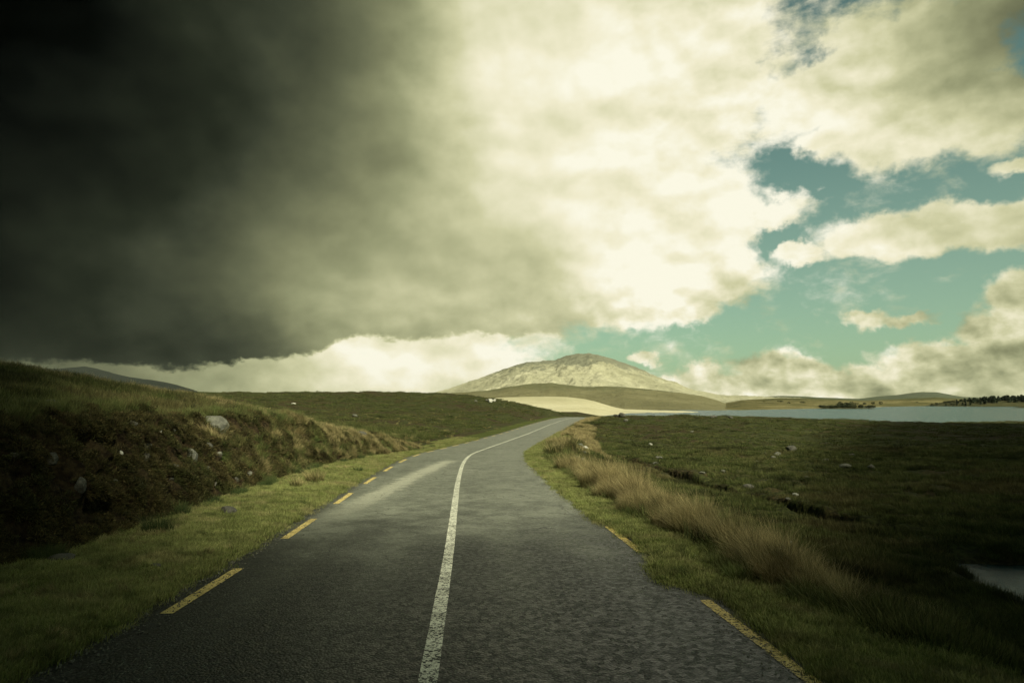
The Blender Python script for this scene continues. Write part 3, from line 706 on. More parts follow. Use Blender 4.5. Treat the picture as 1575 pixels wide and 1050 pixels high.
TURF = proto_collection('turf_clump', [clump('turf_clump', M_TURF, 90, .16, .012, .048, .006, .8, .6, 2, k) for k in range(4)])
MOORC = proto_collection('moor_clump', [clump('moor_clump', M_MOOR, 110, .30, .06, .24, .012, .55, .7, 2, 10 + k, wind=(-.2, .05)) for k in range(4)])
MOORF = proto_collection('moor_far_clump', [clump('moor_far_clump', M_MOOR, 70, .8, .12, .38, .05, .6, .6, 2, 20 + k) for k in range(3)])
STRAW = proto_collection('straw_clump', [clump('straw_clump', M_STRAW, 70, .13, .30, .95, .0078, .50, 1.5, 4, 30 + k, wind=(-.16, .06)) for k in range(4)])
STRAWF = proto_collection('straw_far_clump', [clump('straw_far_clump', M_STRAW, 90, .26, .30, .72, .018, .34, .9, 3, 40 + k, wind=(-.24, .08)) for k in range(3)])
RUSH = proto_collection('rush_clump', [clump('rush_clump', M_RUSH, 110, .20, .14, .42, .010, .35, .4, 2, 50 + k) for k in range(3)])
RUSHL = proto_collection('green_clump', [clump('green_clump', M_GREEN, 90, .18, .12, .40, .009, .6, .9, 3, 80 + k, wind=(-.15, .05)) for k in range(3)])
MOSS = proto_collection('bank_plant', [leafy('bank_plant', M_MOSS, 190, .17, .034, 60 + k) for k in range(3)] + [clump('bank_tuft', M_MOSS, 70, .12, .05, .20, .009, .8, .9, 2, 70 + k) for k in range(3)])

def rock_mesh(name, seed, cuts=9, rough=.10, sub=3):
    g = np.random.default_rng(seed); bm = bmesh.new(); bmesh.ops.create_icosphere(bm, subdivisions=sub, radius=1)
    V = np.array([v.co[:] for v in bm.verts])
    V = V * (1 + .22 * fbm(V[:, 0] * 1.1 + seed, V[:, 1] * 1.1, V[:, 2] * 1.1, o=2))[:, None]
    for _ in range(cuts):
        nrm = g.normal(size=3); nrm /= np.linalg.norm(nrm); dd = .55 + .3 * g.random(); pr = V @ nrm; m = pr > dd
        V[m] -= np.outer(pr[m] - dd, nrm) * .93
    V = V + V * (rough * fbm(V[:, 0] * 3.5 + seed, V[:, 1] * 3.5, V[:, 2] * 3.5, o=3))[:, None]
    for v, c in zip(bm.verts, V): v.co = c
    me = bpy.data.meshes.new(name); bm.to_mesh(me); bm.free(); return me
def sample(n, x0, x1, y0, y1, power=1.0):
    """random ground points, density falling with distance"""
    u = RNG.random(n); y = (y0 ** (1 - power) + u * (y1 ** (1 - power) - y0 ** (1 - power))) ** (1 / (1 - power)) if power != 1 else y0 * (y1 / y0) ** u
    return x0 + (x1 - x0) * RNG.random(n), y
def on_ground(x, y, dz=-.01): return np.stack([x, y, gz(x, y) + dz], -1)
def lateral(x, y): return (x - xc(y)) / np.sqrt(1 + hd(y) ** 2)
def in_view(x, y, m=.06): return (np.abs(x) < (.75 + m) * y + 2.5)

# short turf of the verges
y = 4.0 * (60 / 4.0) ** RNG.random(26000)
fw = np.clip(-(footx(y) - xc(y)) - edgeL(y) + .4, .5, 5)
s = -(edgeL(y) - .06 + fw * RNG.random(len(y))); x = xc(y) + s
keep = in_view(x, y); scatter('verge_turf', TURF, on_ground(x, y)[keep], (.55 + .8 * RNG.random(len(y)) * (1 + .02 * y))[keep])
y = 3.5 * (75 / 3.5) ** RNG.random(19000); s = edgeR(y) - .05 + 1.7 * RNG.random(len(y)) ** 1.15; x = xc(y) + s
keep = in_view(x, y); scatter('verge_turf', TURF, on_ground(x, y)[keep], (.5 + .75 * RNG.random(len(y)) * (1 + .02 * y))[keep])

# moorland grass, left and right
def moor_points(n, y0, y1, side, power):
    y = sample(n, 0, 1, y0, y1, power)[1]; w = .82 * y + 3; x = (RNG.random(n) * 2 - 1) * w
    s = lateral(x, y); fa = -(footx(y) - xc(y))
    ok = (s < -(fa + 1.5)) if side < 0 else (s > edgeR(y) + 1.2)
    ok &= gz(x, y) > CZ - 8.0
    if side > 0: ok &= ~inside(x, y, POND) & (dpoly(x, y, DITCH) > 1.0) & (dpoly(x, y, POND, True) > .25)
    return x[ok], y[ok]
for side in (-1, 1):
    x, y = moor_points(34000, 6, 60, side, 1.15)
    dn = fbm(x * .5, y * .5, 3., o=3); k = dn > -.28; x, y, dn = x[k], y[k], dn[k]
    scatter('moor_grass', MOORC, on_ground(x, y), (.55 + .6 * RNG.random(len(x)) + .7 * np.maximum(dn, 0)) * (1 + y / 90))
    x, y = moor_points(26000, 45, 330, side, 1.25)
    dn = fbm(x * .12, y * .12, 3., o=3); k = dn > -.35; x, y, dn = x[k], y[k], dn[k]
    s_ = (.35 + .45 * RNG.random(len(x)) + .6 * np.maximum(dn, 0)) * (.8 + y / 260)
    scatter('moor_grass', MOORF, on_ground(x, y), np.stack([s_, s_, s_ * .75], -1))

# tall straw coloured grass on the right shoulder
TC = []
yy_ = 7.4
while yy_ < 27:
    TC.append((yy_, 1.15 + .6 * RNG.random() + (.45 if RNG.random() < .35 else 0), .72 + .42 * RNG.random(), .20 + .24 * RNG.random())); yy_ += .12 + .36 * RNG.random() ** 2 * (1 + yy_ / 20)
px_, py_, pz_, ps_ = [], [], [], []
for (ty, so_, th, tr_) in TC:
    th *= .70 + .5 * RNG.random()
    if 8.2 < ty < 26 and RNG.random() < .30: continue
    m_ = int(26 * (tr_ / .3) ** 2) + 6; a_ = RNG.random(m_) * 6.283; q_ = tr_ * np.sqrt(RNG.random(m_))
    ys_ = ty + q_ * np.sin(a_) * 1.3; xs_ = xc(ys_) + edgeR(ys_) + so_ + q_ * np.cos(a_)
    px_.append(xs_); py_.append(ys_); ps_.append(th * (1.05 - .45 * (q_ / tr_)) * (.75 + .4 * RNG.random(m_)) * (.55 + .45 * ss(7, 9.5, ty)) * (.78 + .22 * ss(26, 17, ty)))
x, y, hs = map(np.concatenate, (px_, py_, ps_))
scatter('tall_grass', STRAW, on_ground(x, y), hs, tilt=.22)
n = 650; y = 7.0 * (27 / 7.0) ** RNG.random(n); x = xc(y) + edgeR(y) + 1.1 + 1.1 * RNG.random(n)
scatter('tall_grass', STRAW, on_ground(x, y), .30 + .25 * RNG.random(n), tilt=.25)
n = 3000; y = 7.0 * (30 / 7.0) ** RNG.random(n); s = edgeR(y) + .85 + 1.5 * RNG.random(n); x = xc(y) + s; k = fbm(x * .9, y * .6, 77., o=2) > -.1
scatter('green_grass', RUSHL, on_ground(x, y)[k], (.55 * (.6 + .6 * RNG.random(n)))[k], tilt=.2)
n = 5200; y = 26 * (135 / 26) ** RNG.random(n); s = edgeR(y) + .9 + 6.0 * RNG.random(n) ** 1.2 * np.clip(34 / y, .5, 1); x = xc(y) + s
dens = fbm(x * .38, y * .13, 2.6, o=3); k = (dens > .14) | ((y > 66) & (s < edgeR(y) + 3.4) & (dens > -.05))
scatter('tall_grass', STRAWF, on_ground(x, y)[k], (.70 * (.6 + .6 * RNG.random(n)))[k], tilt=.10)
# along the crest of the bank, and on the slope behind it
n = 9000; y = 7.5 * (42 / 7.5) ** RNG.random(n); x = footx(y) - 1.7 - 11.5 * RNG.random(n) ** 1.0
dens = fbm(x * .35, y * .22, 21., o=3) + .42 * ss(-13.0, -16, x) - .10 + .34 * ss(24, 30, y) - .35 * ss(26, 12, y) * ss(-16, -12, x); k = (dens > .10) & in_view(x, y)
scatter('tall_grass', STRAWF, on_ground(x, y)[k], (.52 * (.6 + .6 * RNG.random(n)))[k], tilt=.12)
# scattered pale tufts by the left verge further on
n = 1500; y = 38 * (150 / 38) ** RNG.random(n); x = xc(y) - 4.2 - 22 * RNG.random(n) ** 1.7; dens = fbm(x * .4, y * .18, 31., o=3); k = dens > .22
scatter('tall_grass', STRAWF, on_ground(x, y)[k], (.42 * (.6 + .6 * RNG.random(n)))[k])
# dry wisps and coarse dark tufts in the verges
n = 1500; y = 4.5 * (60 / 4.5) ** RNG.random(n); fw = np.clip(-(footx(y) - xc(y)) - edgeL(y) + .2, .5, 5); s = -(edgeL(y) + .12 + fw * RNG.random(n) ** .8); x = xc(y) + s
k = fbm(x * 1.1, y * .8, 61., o=2) > .10; scatter('verge_tufts', RUSHL, on_ground(x, y)[k], (.22 + .25 * RNG.random(n))[k], tilt=.3)
k = fbm(x * .9, y * .7, 63., o=2) > .16; scatter('verge_tufts', STRAWF, on_ground(x, y)[k], (.10 + .14 * RNG.random(n))[k], tilt=.5)
n = 600; y = 4.5 * (40 / 4.5) ** RNG.random(n); x = xc(y) + edgeR(y) + .15 + .9 * RNG.random(n)
k = fbm(x * 1.1, y * .8, 65., o=2) > .08; scatter('verge_tufts', RUSHL, on_ground(x, y)[k], (.18 + .22 * RNG.random(n))[k], tilt=.3)
# loose grit along the tarmac edges
GRIT = proto_collection('grit_stone', [rock_mesh('grit_stone', 90 + k, 5, .1, 1) for k in range(3)])
for g_ in GRIT.objects: g_.data.materials.append(M_ROCK)
n = 2600; y = 4.5 * (30 / 4.5) ** RNG.random(n); sd = np.where(RNG.random(n) < .5, -1., 1.); eg = np.where(sd < 0, edgeL(y), edgeR(y))
x = xc(y) + sd * (eg - .04 - np.abs(RNG.normal(size=n)) * .14); scatter('grit', GRIT, np.stack([x, y, rr(y) + CZ + .004], -1), .004 + .009 * RNG.random(n) ** 2, tilt=1.)
# rushes at the foot of the bank
n = 1500; y = 9 * (44 / 9) ** RNG.random(n); x = footx(y) + .05 + .55 * RNG.random(n) - .2; dens = fbm(x * .6, y * .55, 41., o=2); k = dens > .12
scatter('rushes', RUSH, on_ground(x, y)[k], (.6 * (.6 + .6 * RNG.random(n)))[k])
# plants clinging to the bank face
n = 15000
j = np.clip((len(BY) * (RNG.random(n) ** 1.25)).astype(int), 0, len(BY) - 1); i = RNG.integers(3, len(BT) - 3, n)
pp = BP[j, i] + BN[j, i] * .0; nn = BN[j, i]
dens = fbm(pp[:, 1] * 1.3, pp[:, 2] * 1.9, 51., o=3) + .10
out_ = nn[:, 2]
k = (dens > -.02) | ((out_ > .75) & (dens > -.2))
scatter('bank_plants', MOSS, pp[k], (.35 + .5 * RNG.random(n))[k] * (1 + .012 * pp[k][:, 1]), nrm=nn[k], tilt=.4)

n = 2600; j = np.clip((len(BY) * (.36 + .64 * RNG.random(n))).astype(int), 0, len(BY) - 1); i = RNG.integers(6, len(BT) - 3, n); pp = BP[j, i]; nn = BN[j, i]
dens = fbm(pp[:, 1] * .7, pp[:, 2] * 1.4, 91., o=3) + .3 * ss(20, 34, pp[:, 1]) - .12; k = dens > .12
scatter('bank_grass', STRAWF, pp[k], (.28 + .28 * RNG.random(n))[k], nrm=nn[k], tilt=.3)
k = (dens < .12) & (dens > -.1)
scatter('bank_grass', RUSHL, pp[k], (.45 + .4 * RNG.random(n))[k], nrm=nn[k], tilt=.3)
n = 1500; j = np.clip((len(BY) * RNG.random(n)).astype(int), 0, len(BY) - 1); i = RNG.integers(int(len(BT) * .80), len(BT) - 2, n); pp = BP[j, i]; nn = BN[j, i]
k = fbm(pp[:, 1] * .8, 3., 17., o=2) > -.15
scatter('bank_grass', RUSHL, pp[k], (.5 + .5 * RNG.random(n))[k], nrm=nn[k], tilt=.35)

# ------------------------------------------------------------------ stones
ROCKS = [rock_mesh('stone', k, 6 + k % 6) for k in range(9)]
def stone(name, px, py, wpx, hpx, label, cat='rock', mat=M_ROCK, kind=0, rot=None, group=None, sink=.25, bankside=False, depth=.8, tiltv=.2):
    x, y, z = hit(px, py + hpx * .3)
    if bankside:   # on the rough bank face: nearest bank point to the line of sight
        dx, dz = ray(px, py); d = np.array([dx, 1, dz]); d /= np.linalg.norm(d); q = BP.reshape(-1, 3) - np.array([0, 0, CZ])
        al = q @ d; e = np.linalg.norm(q - al[:, None] * d, axis=1) + .004 * al; k = int(np.argmin(e)); x, y, z = BP.reshape(-1, 3)[k]
        nb = BN.reshape(-1, 3)[k]
    W = wpx / F * y / 2; H = hpx / F * y / 2
    src = ROCKS[kind % len(ROCKS)]
    me = src.copy(); me.materials.clear(); me.materials.append(mat)
    o = bpy.data.objects.new(name, me); COL.objects.link(o)
    g = random.Random(int(px * 7 + py)); Dp = min(W, H) * 1.0 + depth * .25 * (W + H)
    if bankside: o.location = (x - W * (.1 if W > .45 else .4), y, z)
    else: o.location = (x, y, z + H * (1 - sink) * .8)
    o.scale = (W * 1.1, Dp, H * 1.1); o.rotation_euler = (g.uniform(-tiltv, tiltv), g.uniform(-tiltv, tiltv), rot if rot is not None else g.uniform(-.6, .6))
    tag(o, label, cat, group); return o
B = dict(bankside=True)
stone('boulder', 336, 662, 42, 46, 'large rough grey-brown boulder capping the bank where its dark face ends', 'boulder', M_ROCK, 1, depth=1.2, **B)
stone('boulder', 318, 690, 30, 18, 'flat brownish ledge of rock just under the big boulder on the bank', 'boulder', M_ROCKD, 4, **B)
stone('stone', 294, 706, 25, 30, 'pale grey pointed slab standing on end in the bank face', 'rock', M_ROCK, 6, depth=.4, rot=.5, **B)
stone('stone', 339, 702, 14, 16, 'pale angular stone in the bank below the big boulder', 'rock', M_ROCK, 2, **B)
stone('stone', 322, 722, 10, 12, 'small grey stone right of the pointed slab in the bank', 'rock', M_ROCK, 3, **B)
stone('stone', 205, 653, 24, 14, 'square grey stone set in the top lip of the bank', 'rock', M_ROCKD, 5, **B)
stone('stone', 227, 688, 17, 15, 'rounded grey stone in the bank, upper one of two touching', 'rock', M_ROCK, 0, **B)
stone('stone', 227, 704, 20, 17, 'brown-grey stone in the bank, lower one of two touching', 'rock', M_ROCKD, 7, **B)
stone('stone', 192, 697, 10, 8, 'small bright stone in the bank left of the two touching stones', 'rock', M_ROCKW, 8, **B)
stone('stone', 250, 665, 11, 6, 'thin pale stone under the turf lip of the bank', 'rock', M_ROCKW, 2, **B)
stone('stone', 267, 664, 10, 7, 'reddish pale stone under the turf lip beside a thin pale one', 'rock', M_ROCK, 5, **B)
stone('stone', 275, 722, 14, 16, 'narrow grey stone just below and left of the pointed slab', 'rock', M_ROCKD, 3, **B)
stone('stone', 174, 738, 15, 8, 'flat light stone low in the bank face above the dark hollow', 'rock', M_ROCK, 4, **B)
stone('stone', 126, 745, 16, 26, 'tall narrow dark stone standing low in the shaded bank', 'rock', M_ROCKD, 6, **B)
stone('stone', 84, 710, 18, 22, 'dim upright stone halfway up the darkest part of the bank', 'rock', M_ROCKD, 1, **B)
stone('stone', 216, 745, 14, 12, 'greenish-grey stone with a pale streak low on the bank', 'rock', M_ROCK, 8, **B)
stone('stone', 298, 743, 14, 9, 'flat stone near the bank foot beneath the pointed slab', 'rock', M_ROCK, 0, **B)
stone('stone', 330, 744, 13, 9, 'brown stone near the bank foot, last one before the lit grass', 'rock', M_ROCKD, 2, **B)
for k, (px, py, w, h) in enumerate([(24, 700, 16, 14), (60, 735, 14, 12), (150, 668, 12, 9), (110, 690, 14, 11), (262, 735, 9, 7), (245, 756, 10, 8), (180, 715, 11, 10), (350, 720, 10, 9),
                                    (365, 738, 10, 9), (385, 728, 9, 8), (40, 770, 14, 10), (160, 775, 12, 9), (410, 715, 9, 8), (520, 690, 8, 7), (306, 728, 8, 8)]):
    stone('stone', px, py, w, h, 'small grey stone half buried among plants in the cut bank', 'rock', [M_ROCKD, M_ROCK][k % 2], k, group='small stones buried in the bank', **B)
stone('boulder', 14, 642, 30, 24, 'broad rock outcrop on the dark slope above the bank', 'boulder', M_ROCKD, 3)
stone('boulder', 78, 622, 34, 14, 'low flat rock outcrop high on the grassy slope above the bank', 'boulder', M_ROCKD, 5)
stone('stone', 42, 631, 16, 9, 'small rock between the two outcrops on the upper slope', 'rock', M_ROCKD, 2)
stone('stone', 52, 603, 18, 8, 'grey rock near the ridge line of the left slope', 'rock', M_ROCKD, 7)
stone('stone', 52, 655, 12, 9, 'grey rock on the turf just above the bank lip', 'rock', M_ROCKD, 6)
stone('stone', 132, 640, 10, 6, 'little flat rock on dark turf above the bank', 'rock', M_ROCKD, 8)
stone('stone', 296, 636, 20, 8, 'flat grey stone lying on the turf left of the big boulder', 'rock', M_ROCK, 4)
stone('stone', 351, 786, 22, 14, 'domed dark stone lying alone on the bright left verge', 'rock', M_ROCKD, 1)
stone('stone', 96, 858, 34, 16, 'dark stone half sunk in grass at the foot of the shaded bank', 'rock', M_ROCKD, 3)
stone('stone', 240, 870, 22, 6, 'flat stone sunk flush in the left verge grass', 'rock', M_ROCKD, 5, sink=.6)
# left moor
stone('boulder', 754, 617, 8, 7, 'pale grey boulder on the moor ridge, largest of the heap', 'boulder', M_ROCKW, 1)
stone('stone', 760, 616, 6, 5, 'pale stone at the right side of the heap on the moor ridge', 'rock', M_ROCKW, 4)
stone('stone', 748, 616, 5, 4, 'dark stone at the left side of the heap on the moor ridge', 'rock', M_ROCKD, 6)
stone('stone', 732, 617, 5, 4, 'lone grey rock on the moor just left of the stone heap', 'rock', M_ROCK, 2)
stone('stone', 546, 639, 9, 4, 'small grey stone in the middle of the left moor', 'rock', M_ROCK, 8)
stone('stone', 452, 621, 8, 3, 'pale flat stone high on the left moor', 'rock', M_ROCKW, 3)
stone('boulder', 552, 672, 22, 14, 'dark lichen-grey rock at the far end of the roadside bank', 'boulder', M_ROCKD, 7)
# right verge: dry stone head of a culvert
for k, (px, py, w, h, lb) in enumerate([(893, 686, 10, 8, 'topmost pale stone of the tumbled culvert wall beside the right verge'),
      (901, 690, 9, 8, 'grey stone at the right of the tumbled culvert wall top'), (897, 697, 9, 6, 'flat stone over the dark hole of the culvert wall'),
      (887, 706, 10, 8, 'left stone of the lower course of the culvert wall'), (895, 709, 10, 9, 'broad grey stone at the middle of the lower culvert wall'),
      (889, 715, 10, 8, 'lowest stone of the tumbled culvert wall'), (899, 716, 8, 7, 'small pinkish-grey stone at the right foot of the culvert wall')]):
    stone('culvert_stone', px, py, w, h, lb, 'stone', [M_ROCK, M_ROCKW][k % 2] if k < 2 else M_ROCK, k + 2, sink=.05, group='stones of the roadside culvert')
# right moor
R_ = [(948, 640, 9, 7, 'dark double boulder by the skyline knoll right of the road', M_ROCKD), (957, 639, 9, 8, 'dark round boulder on the knoll, right of a similar one', M_ROCKD),
      (963, 647, 7, 5, 'small grey rock below the two dark boulders on the knoll', M_ROCK), (1001, 684, 6, 4, 'bright white stone on the green slope right of the road bend', M_ROCKW),
      (1013, 704, 12, 5, 'grey rock on the far side of the peat ditch near its upper end', M_ROCK), (1008, 714, 9, 5, 'pale rock on the near bank of the peat ditch', M_ROCK),
      (1079, 728, 10, 4, 'pale flat stone beside the middle of the peat ditch', M_ROCK), (1112, 725, 8, 4, 'grey stone just beyond the peat ditch', M_ROCK),
      (1151, 749, 16, 9, 'broken grey rock at the lower end of the peat ditch', M_ROCKD), (1164, 710, 5, 4, 'small white stone in the mid right moor', M_ROCK),
      (1217, 692, 15, 13, 'largest dark boulder out on the right moor', M_ROCKD), (1197, 699, 13, 8, 'grey rock left of the largest dark boulder on the moor', M_ROCK),
      (1190, 704, 8, 5, 'small pale rock at the left end of the moor boulder group', M_ROCK), (1175, 698, 9, 6, 'low dark rock left of the moor boulder group', M_ROCKD),
      (1300, 718, 18, 9, 'low grey slab lying right of the moor boulders', M_ROCK), (1339, 719, 10, 9, 'dark upright rock far right on the moor', M_ROCKD),
      (1270, 708, 9, 5, 'small rock between the moor boulders and the grey slab', M_ROCKD), (1310, 700, 8, 5, 'dark stone beyond the grey slab on the moor', M_ROCKD),
      (1223, 762, 9, 7, 'bright white stone near the lower end of the ditch', M_ROCKW), (1212, 768, 8, 4, 'grey stone just left of the bright white one', M_ROCK),
      (1098, 641, 12, 5, 'grey rock hump on the skyline short of the lake', M_ROCKD), (1124, 642, 8, 4, 'small rock on the skyline right of the rock hump', M_ROCKD),
      (1064, 664, 8, 3, 'pale flat stone on the upper right moor', M_ROCK), (1240, 735, 9, 5, 'dark little rock between boulders and ditch end', M_ROCKD),
      (1519, 943, 9, 7, 'small white stone on dark grass below the pond', M_ROCKW), (1545, 953, 4, 3, 'tiny pale pebble right of the white stone below the pond', M_ROCKW),
      (1216, 834, 5, 4, 'tiny pale stone behind the tall roadside grass', M_ROCKW), (1071, 854, 6, 3, 'small pale chip of stone on the right verge', M_ROCKW)]
for k, (px, py, w, h, lb, mt) in enumerate(R_): stone('stone' if 'boulder' not in lb.split(' on')[0] else 'boulder', px, py, w, h, lb, 'boulder' if 'boulder' in lb.split(' on')[0] else 'rock', mt, k)

# ------------------------------------------------------------------ single tussocks
def tussock(px, py, hpx, mat, label, n=160, spread=.35, name='grass_tussock', wide=1.0, seed=0):
    x, y, z = hit(px, py); H = hpx / F * y
    me = clump(name, mat, int(n * 1.8), .22 * H * wide + .05, H * .45, H * 1.1, max(.005, .0005 * y), spread, .8, 4, 200 + seed, wind=(-.15, .05))
    o = link(name, me); o.location = (x, y, z - .01); tag(o, label, 'grass tussock'); return o
T_ = [(948, 757, 56, M_STRAW, 'tall straw tussock heading the long roadside row of grass', 380, .30, 1.1),
      (982, 770, 58, M_STRAW, 'second tall tussock in the roadside row, thick and upright', 380, .30, 1.2),
      (1030, 800, 60, M_STRAW, 'brown tussock in the roadside row level with the broken yellow line', 360, .34, 1.1),
      (1078, 822, 74, M_STRAW, 'tallest golden tussock about the middle of the roadside row', 420, .32, 1.0),
      (1128, 850, 78, M_STRAW, 'wide golden tussock just nearer than the tallest one', 420, .38, 1.1),
      (1172, 876, 74, M_STRAW, 'leaning tussock with loose stalks near the dark end of the row', 360, .42, 1.0),
      (1222, 896, 62, M_STRAW, 'dim brown tussock ending the lit part of the roadside row', 320, .42, 1.1),
      (905, 752, 38, M_STRAW, 'upright brown tussock with dark base at the verge before the tall grass', 220, .25, 1.),
      (852, 700, 30, M_STRAW, 'bushy straw tussock nearest the inside of the bend', 200, .45, 1.6),
      (872, 694, 34, M_STRAW, 'broad straw-coloured tussock right of the one nearest the bend', 220, .45, 1.8),
      (846, 684, 14, M_STRAW, 'small tussock poking over the verge at the inner bend', 90, .4, 1.2),
      (876, 664, 10, M_STRAW, 'lone pointed tussock right beside the far tarmac edge', 80, .4, 1.2),
      (868, 722, 26, M_STRAW, 'pale leaning tussock on the slope below the culvert stones', 140, .5, 1.4),
      (485, 742, 26, M_STRAW, 'straw tussock standing on the left verge short of the first rushes', 180, .5, 1.7),
      (456, 748, 18, M_STRAW, 'smaller pale tussock left of the verge tussock', 110, .5, 1.5),
      (243, 818, 34, M_RUSH, 'dark green rush clump at the foot of the bank', 260, .4, 2.2),
      (275, 792, 26, M_RUSH, 'low dark rush clump behind the larger one at the bank foot', 200, .4, 2.2),
      (552, 725, 10, M_RUSH, 'small dark green tuft on the left verge edge', 90, .5, 2.),
      (1400, 842, 14, M_STRAW, 'pale low tussock alone on the dark right moor', 120, .7, 2.),
      (1372, 838, 12, M_STRAW, 'dim low tussock left of the lone pale one', 100, .7, 2.),
      (1450, 882, 12, M_STRAW, 'brownish tussock close to the pond tip', 100, .7, 2.)]
for k, (px, py, h, mt, lb, n, sp, w) in enumerate(T_): tussock(px, py, h, mt, lb, n, sp, wide=w, seed=k)

# ------------------------------------------------------------------ water
def sheet(name, pts, z, mat, kind='structure'):
    me = bpy.data.meshes.new(name); me.from_pydata([(x, y, z) for x, y in pts], [], [tuple(range(len(pts)))]); me.update()
    o = link(name, me, mat); tag(o, kind=kind); return o
sheet('lake', [(45, 230), (2400, 230), (2400, 1600), (160, 1600), (20, 700), (20, 420)], CZ - 8.0, mat_water('lake_water', .30, 1., 1.8, (.018, .050, .052), .25, (1, .6, 1), .24))
cen = POND.mean(0); sheet('pond', [tuple(cen + (p - cen) * 1.12) for p in POND], CZ - 4.72, mat_water('pond_water', 4., 1., .06, (.012, .028, .028), .05))

# ------------------------------------------------------------------ hills
def hill(name, crest, Yc, front, Yf, mat, back=400, nx=240, ny=60, amp=0., nscale=.01, shape=1.2, rockf=None, zback=-12, fold=0.):
    """crest: photo skyline points; the land climbs from the front line at distance Yf to the crest at Yc and drops behind it"""
    cx = np.array([c[0] for c in crest], float); cy = np.array([c[1] for c in crest], float)
    cY = np.array([c[2] if len(c) > 2 else Yc for c in crest], float)
    fx = np.array([c[0] for c in front], float); fz = np.array([c[1] for c in front], float); fY = np.array([c[2] if len(c) > 2 else Yf for c in front], float)
    px = np.linspace(cx[0], cx[-1], nx)
    yc_ = np.interp(px, cx, cy); YC = np.interp(px, cx, cY); k = max(3, nx // 60)
    sl = np.array([ray(a, b) for a, b in zip(px, yc_)]); X = sl[:, 0] * YC; ZC = sl[:, 1] * YC
    ZF = np.interp(px, fx, fz); YF = np.interp(px, fx, fY)
    t = np.linspace(0, 1, ny); tb = np.linspace(0, 1, ny // 3)[1:]
    P = []; rk = []
    for tt in t:
        yy = YF + (YC - YF) * tt; e = tt ** shape
        xx_ = X * (yy / YC) * 1.0
        zz = ZF + (ZC - ZF) * e
        n_ = amp * (ridged(xx_ * nscale, yy * nscale, 3., o=5) * .6 + fbm(xx_ * nscale * .6, yy * nscale * .6, 7., o=3)) * math.sin(math.pi * min(1, tt * 1.0)) ** .7 * np.clip((ZC - ZF) / max(1, (ZC - ZF).max()), .1, 1)
        n2_ = .12 * amp * fbm(xx_ * nscale * 5, yy * nscale * 5, 1., o=3)
        P.append(np.stack([xx_, yy, zz + n_ + n2_ + CZ], -1)); rk.append(np.clip(e * np.clip((ZC - ZF) / max(1, (ZC - ZF).max()), 0, 1), 0, 1))
    for tt in tb:
        yy = YC + back * tt; zz = ZC + (zback - ZC) * ss(0, 1, tt)
        P.append(np.stack([X * (yy / YC), yy, zz + CZ + .12 * amp * fbm(X * nscale * 5, yy * nscale * 5, 1., o=3) * (1 - tt)], -1)); rk.append(rk[-1] * 0 + .3)
    P = np.array(P); me = grid_mesh(name, P, attrs=dict(rock=np.array(rk)))
    o = link(name, me, mat); tag(o, kind='structure'); return o, P
M_MTN = mat_hill('mountain_turf_and_rock', [(.30, (.24, .235, .155)), (.45, (.34, .33, .22)), (.58, (.44, .425, .295)), (.70, (.52, .50, .36))], (.17, .175, .125), .0045, .85, 9)
M_FOOT = mat_hill('painted_shade_slope', [(.30, (.12, .115, .06)), (.45, (.165, .155, .08)), (.60, (.21, .195, .105)), (.72, (.28, .26, .145))], (.10, .11, .055), .012, .5, 4)  # foothill slope: distant cloud shadow put into its colour
M_FOOTD = mat_hill('dark_heath', [(.30, (.030, .032, .014)), (.5, (.055, .055, .024)), (.7, (.09, .085, .04))], (.04, .045, .02), .03, .5, 1)
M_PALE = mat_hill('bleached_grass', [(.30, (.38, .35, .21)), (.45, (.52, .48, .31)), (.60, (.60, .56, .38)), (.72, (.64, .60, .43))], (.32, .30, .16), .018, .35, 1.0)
M_SHORE = mat_hill('shore_pasture', [(.30, (.045, .045, .018)), (.44, (.095, .09, .035)), (.54, (.16, .14, .06)), (.66, (.30, .27, .13))], (.05, .06, .025), .012, .6, 3)
M_BLUE = mat_hill('far_hill', [(.30, (.07, .085, .055)), (.5, (.09, .105, .065)), (.7, (.13, .135, .08))], (.10, .11, .08), .003, .4, 10)
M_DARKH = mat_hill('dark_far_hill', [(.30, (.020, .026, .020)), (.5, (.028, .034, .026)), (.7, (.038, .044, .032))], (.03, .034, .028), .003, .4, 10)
hill('mountain', [(600, 612), (655, 608), (670, 603.5), (690, 598), (715, 589), (740, 581), (760, 573), (790, 563), (810, 557), (835, 555), (855, 553.5), (866, 549), (880, 545), (890, 543.5), (910, 544), (925, 547), (945, 553), (965, 560),
      (985, 567), (1000, 575), (1020, 583), (1040, 588), (1060, 598), (1080, 602), (1110, 608), (1150, 608.5), (1190, 611), (1230, 612), (1290, 616)], 2200, [(600, -6), (1300, -8)], 1250, M_MTN,
     900, 560, 190, 36, .0085, 1.15)
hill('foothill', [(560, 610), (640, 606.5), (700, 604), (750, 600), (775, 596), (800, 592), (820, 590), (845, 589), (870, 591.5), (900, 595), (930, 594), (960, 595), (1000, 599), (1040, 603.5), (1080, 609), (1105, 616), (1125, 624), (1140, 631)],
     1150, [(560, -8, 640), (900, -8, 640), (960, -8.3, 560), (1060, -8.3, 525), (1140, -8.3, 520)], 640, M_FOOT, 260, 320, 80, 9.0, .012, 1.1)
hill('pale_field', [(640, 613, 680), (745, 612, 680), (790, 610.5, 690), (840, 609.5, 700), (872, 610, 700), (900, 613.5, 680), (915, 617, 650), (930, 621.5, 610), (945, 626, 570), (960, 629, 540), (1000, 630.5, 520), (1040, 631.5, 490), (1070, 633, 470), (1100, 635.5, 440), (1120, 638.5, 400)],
     700, [(640, -9, 300), (1000, -9, 300), (1120, -8.6, 330)], 300, M_PALE, 60, 220, 60, 1.8, .02, 1.0, zback=-9.5)
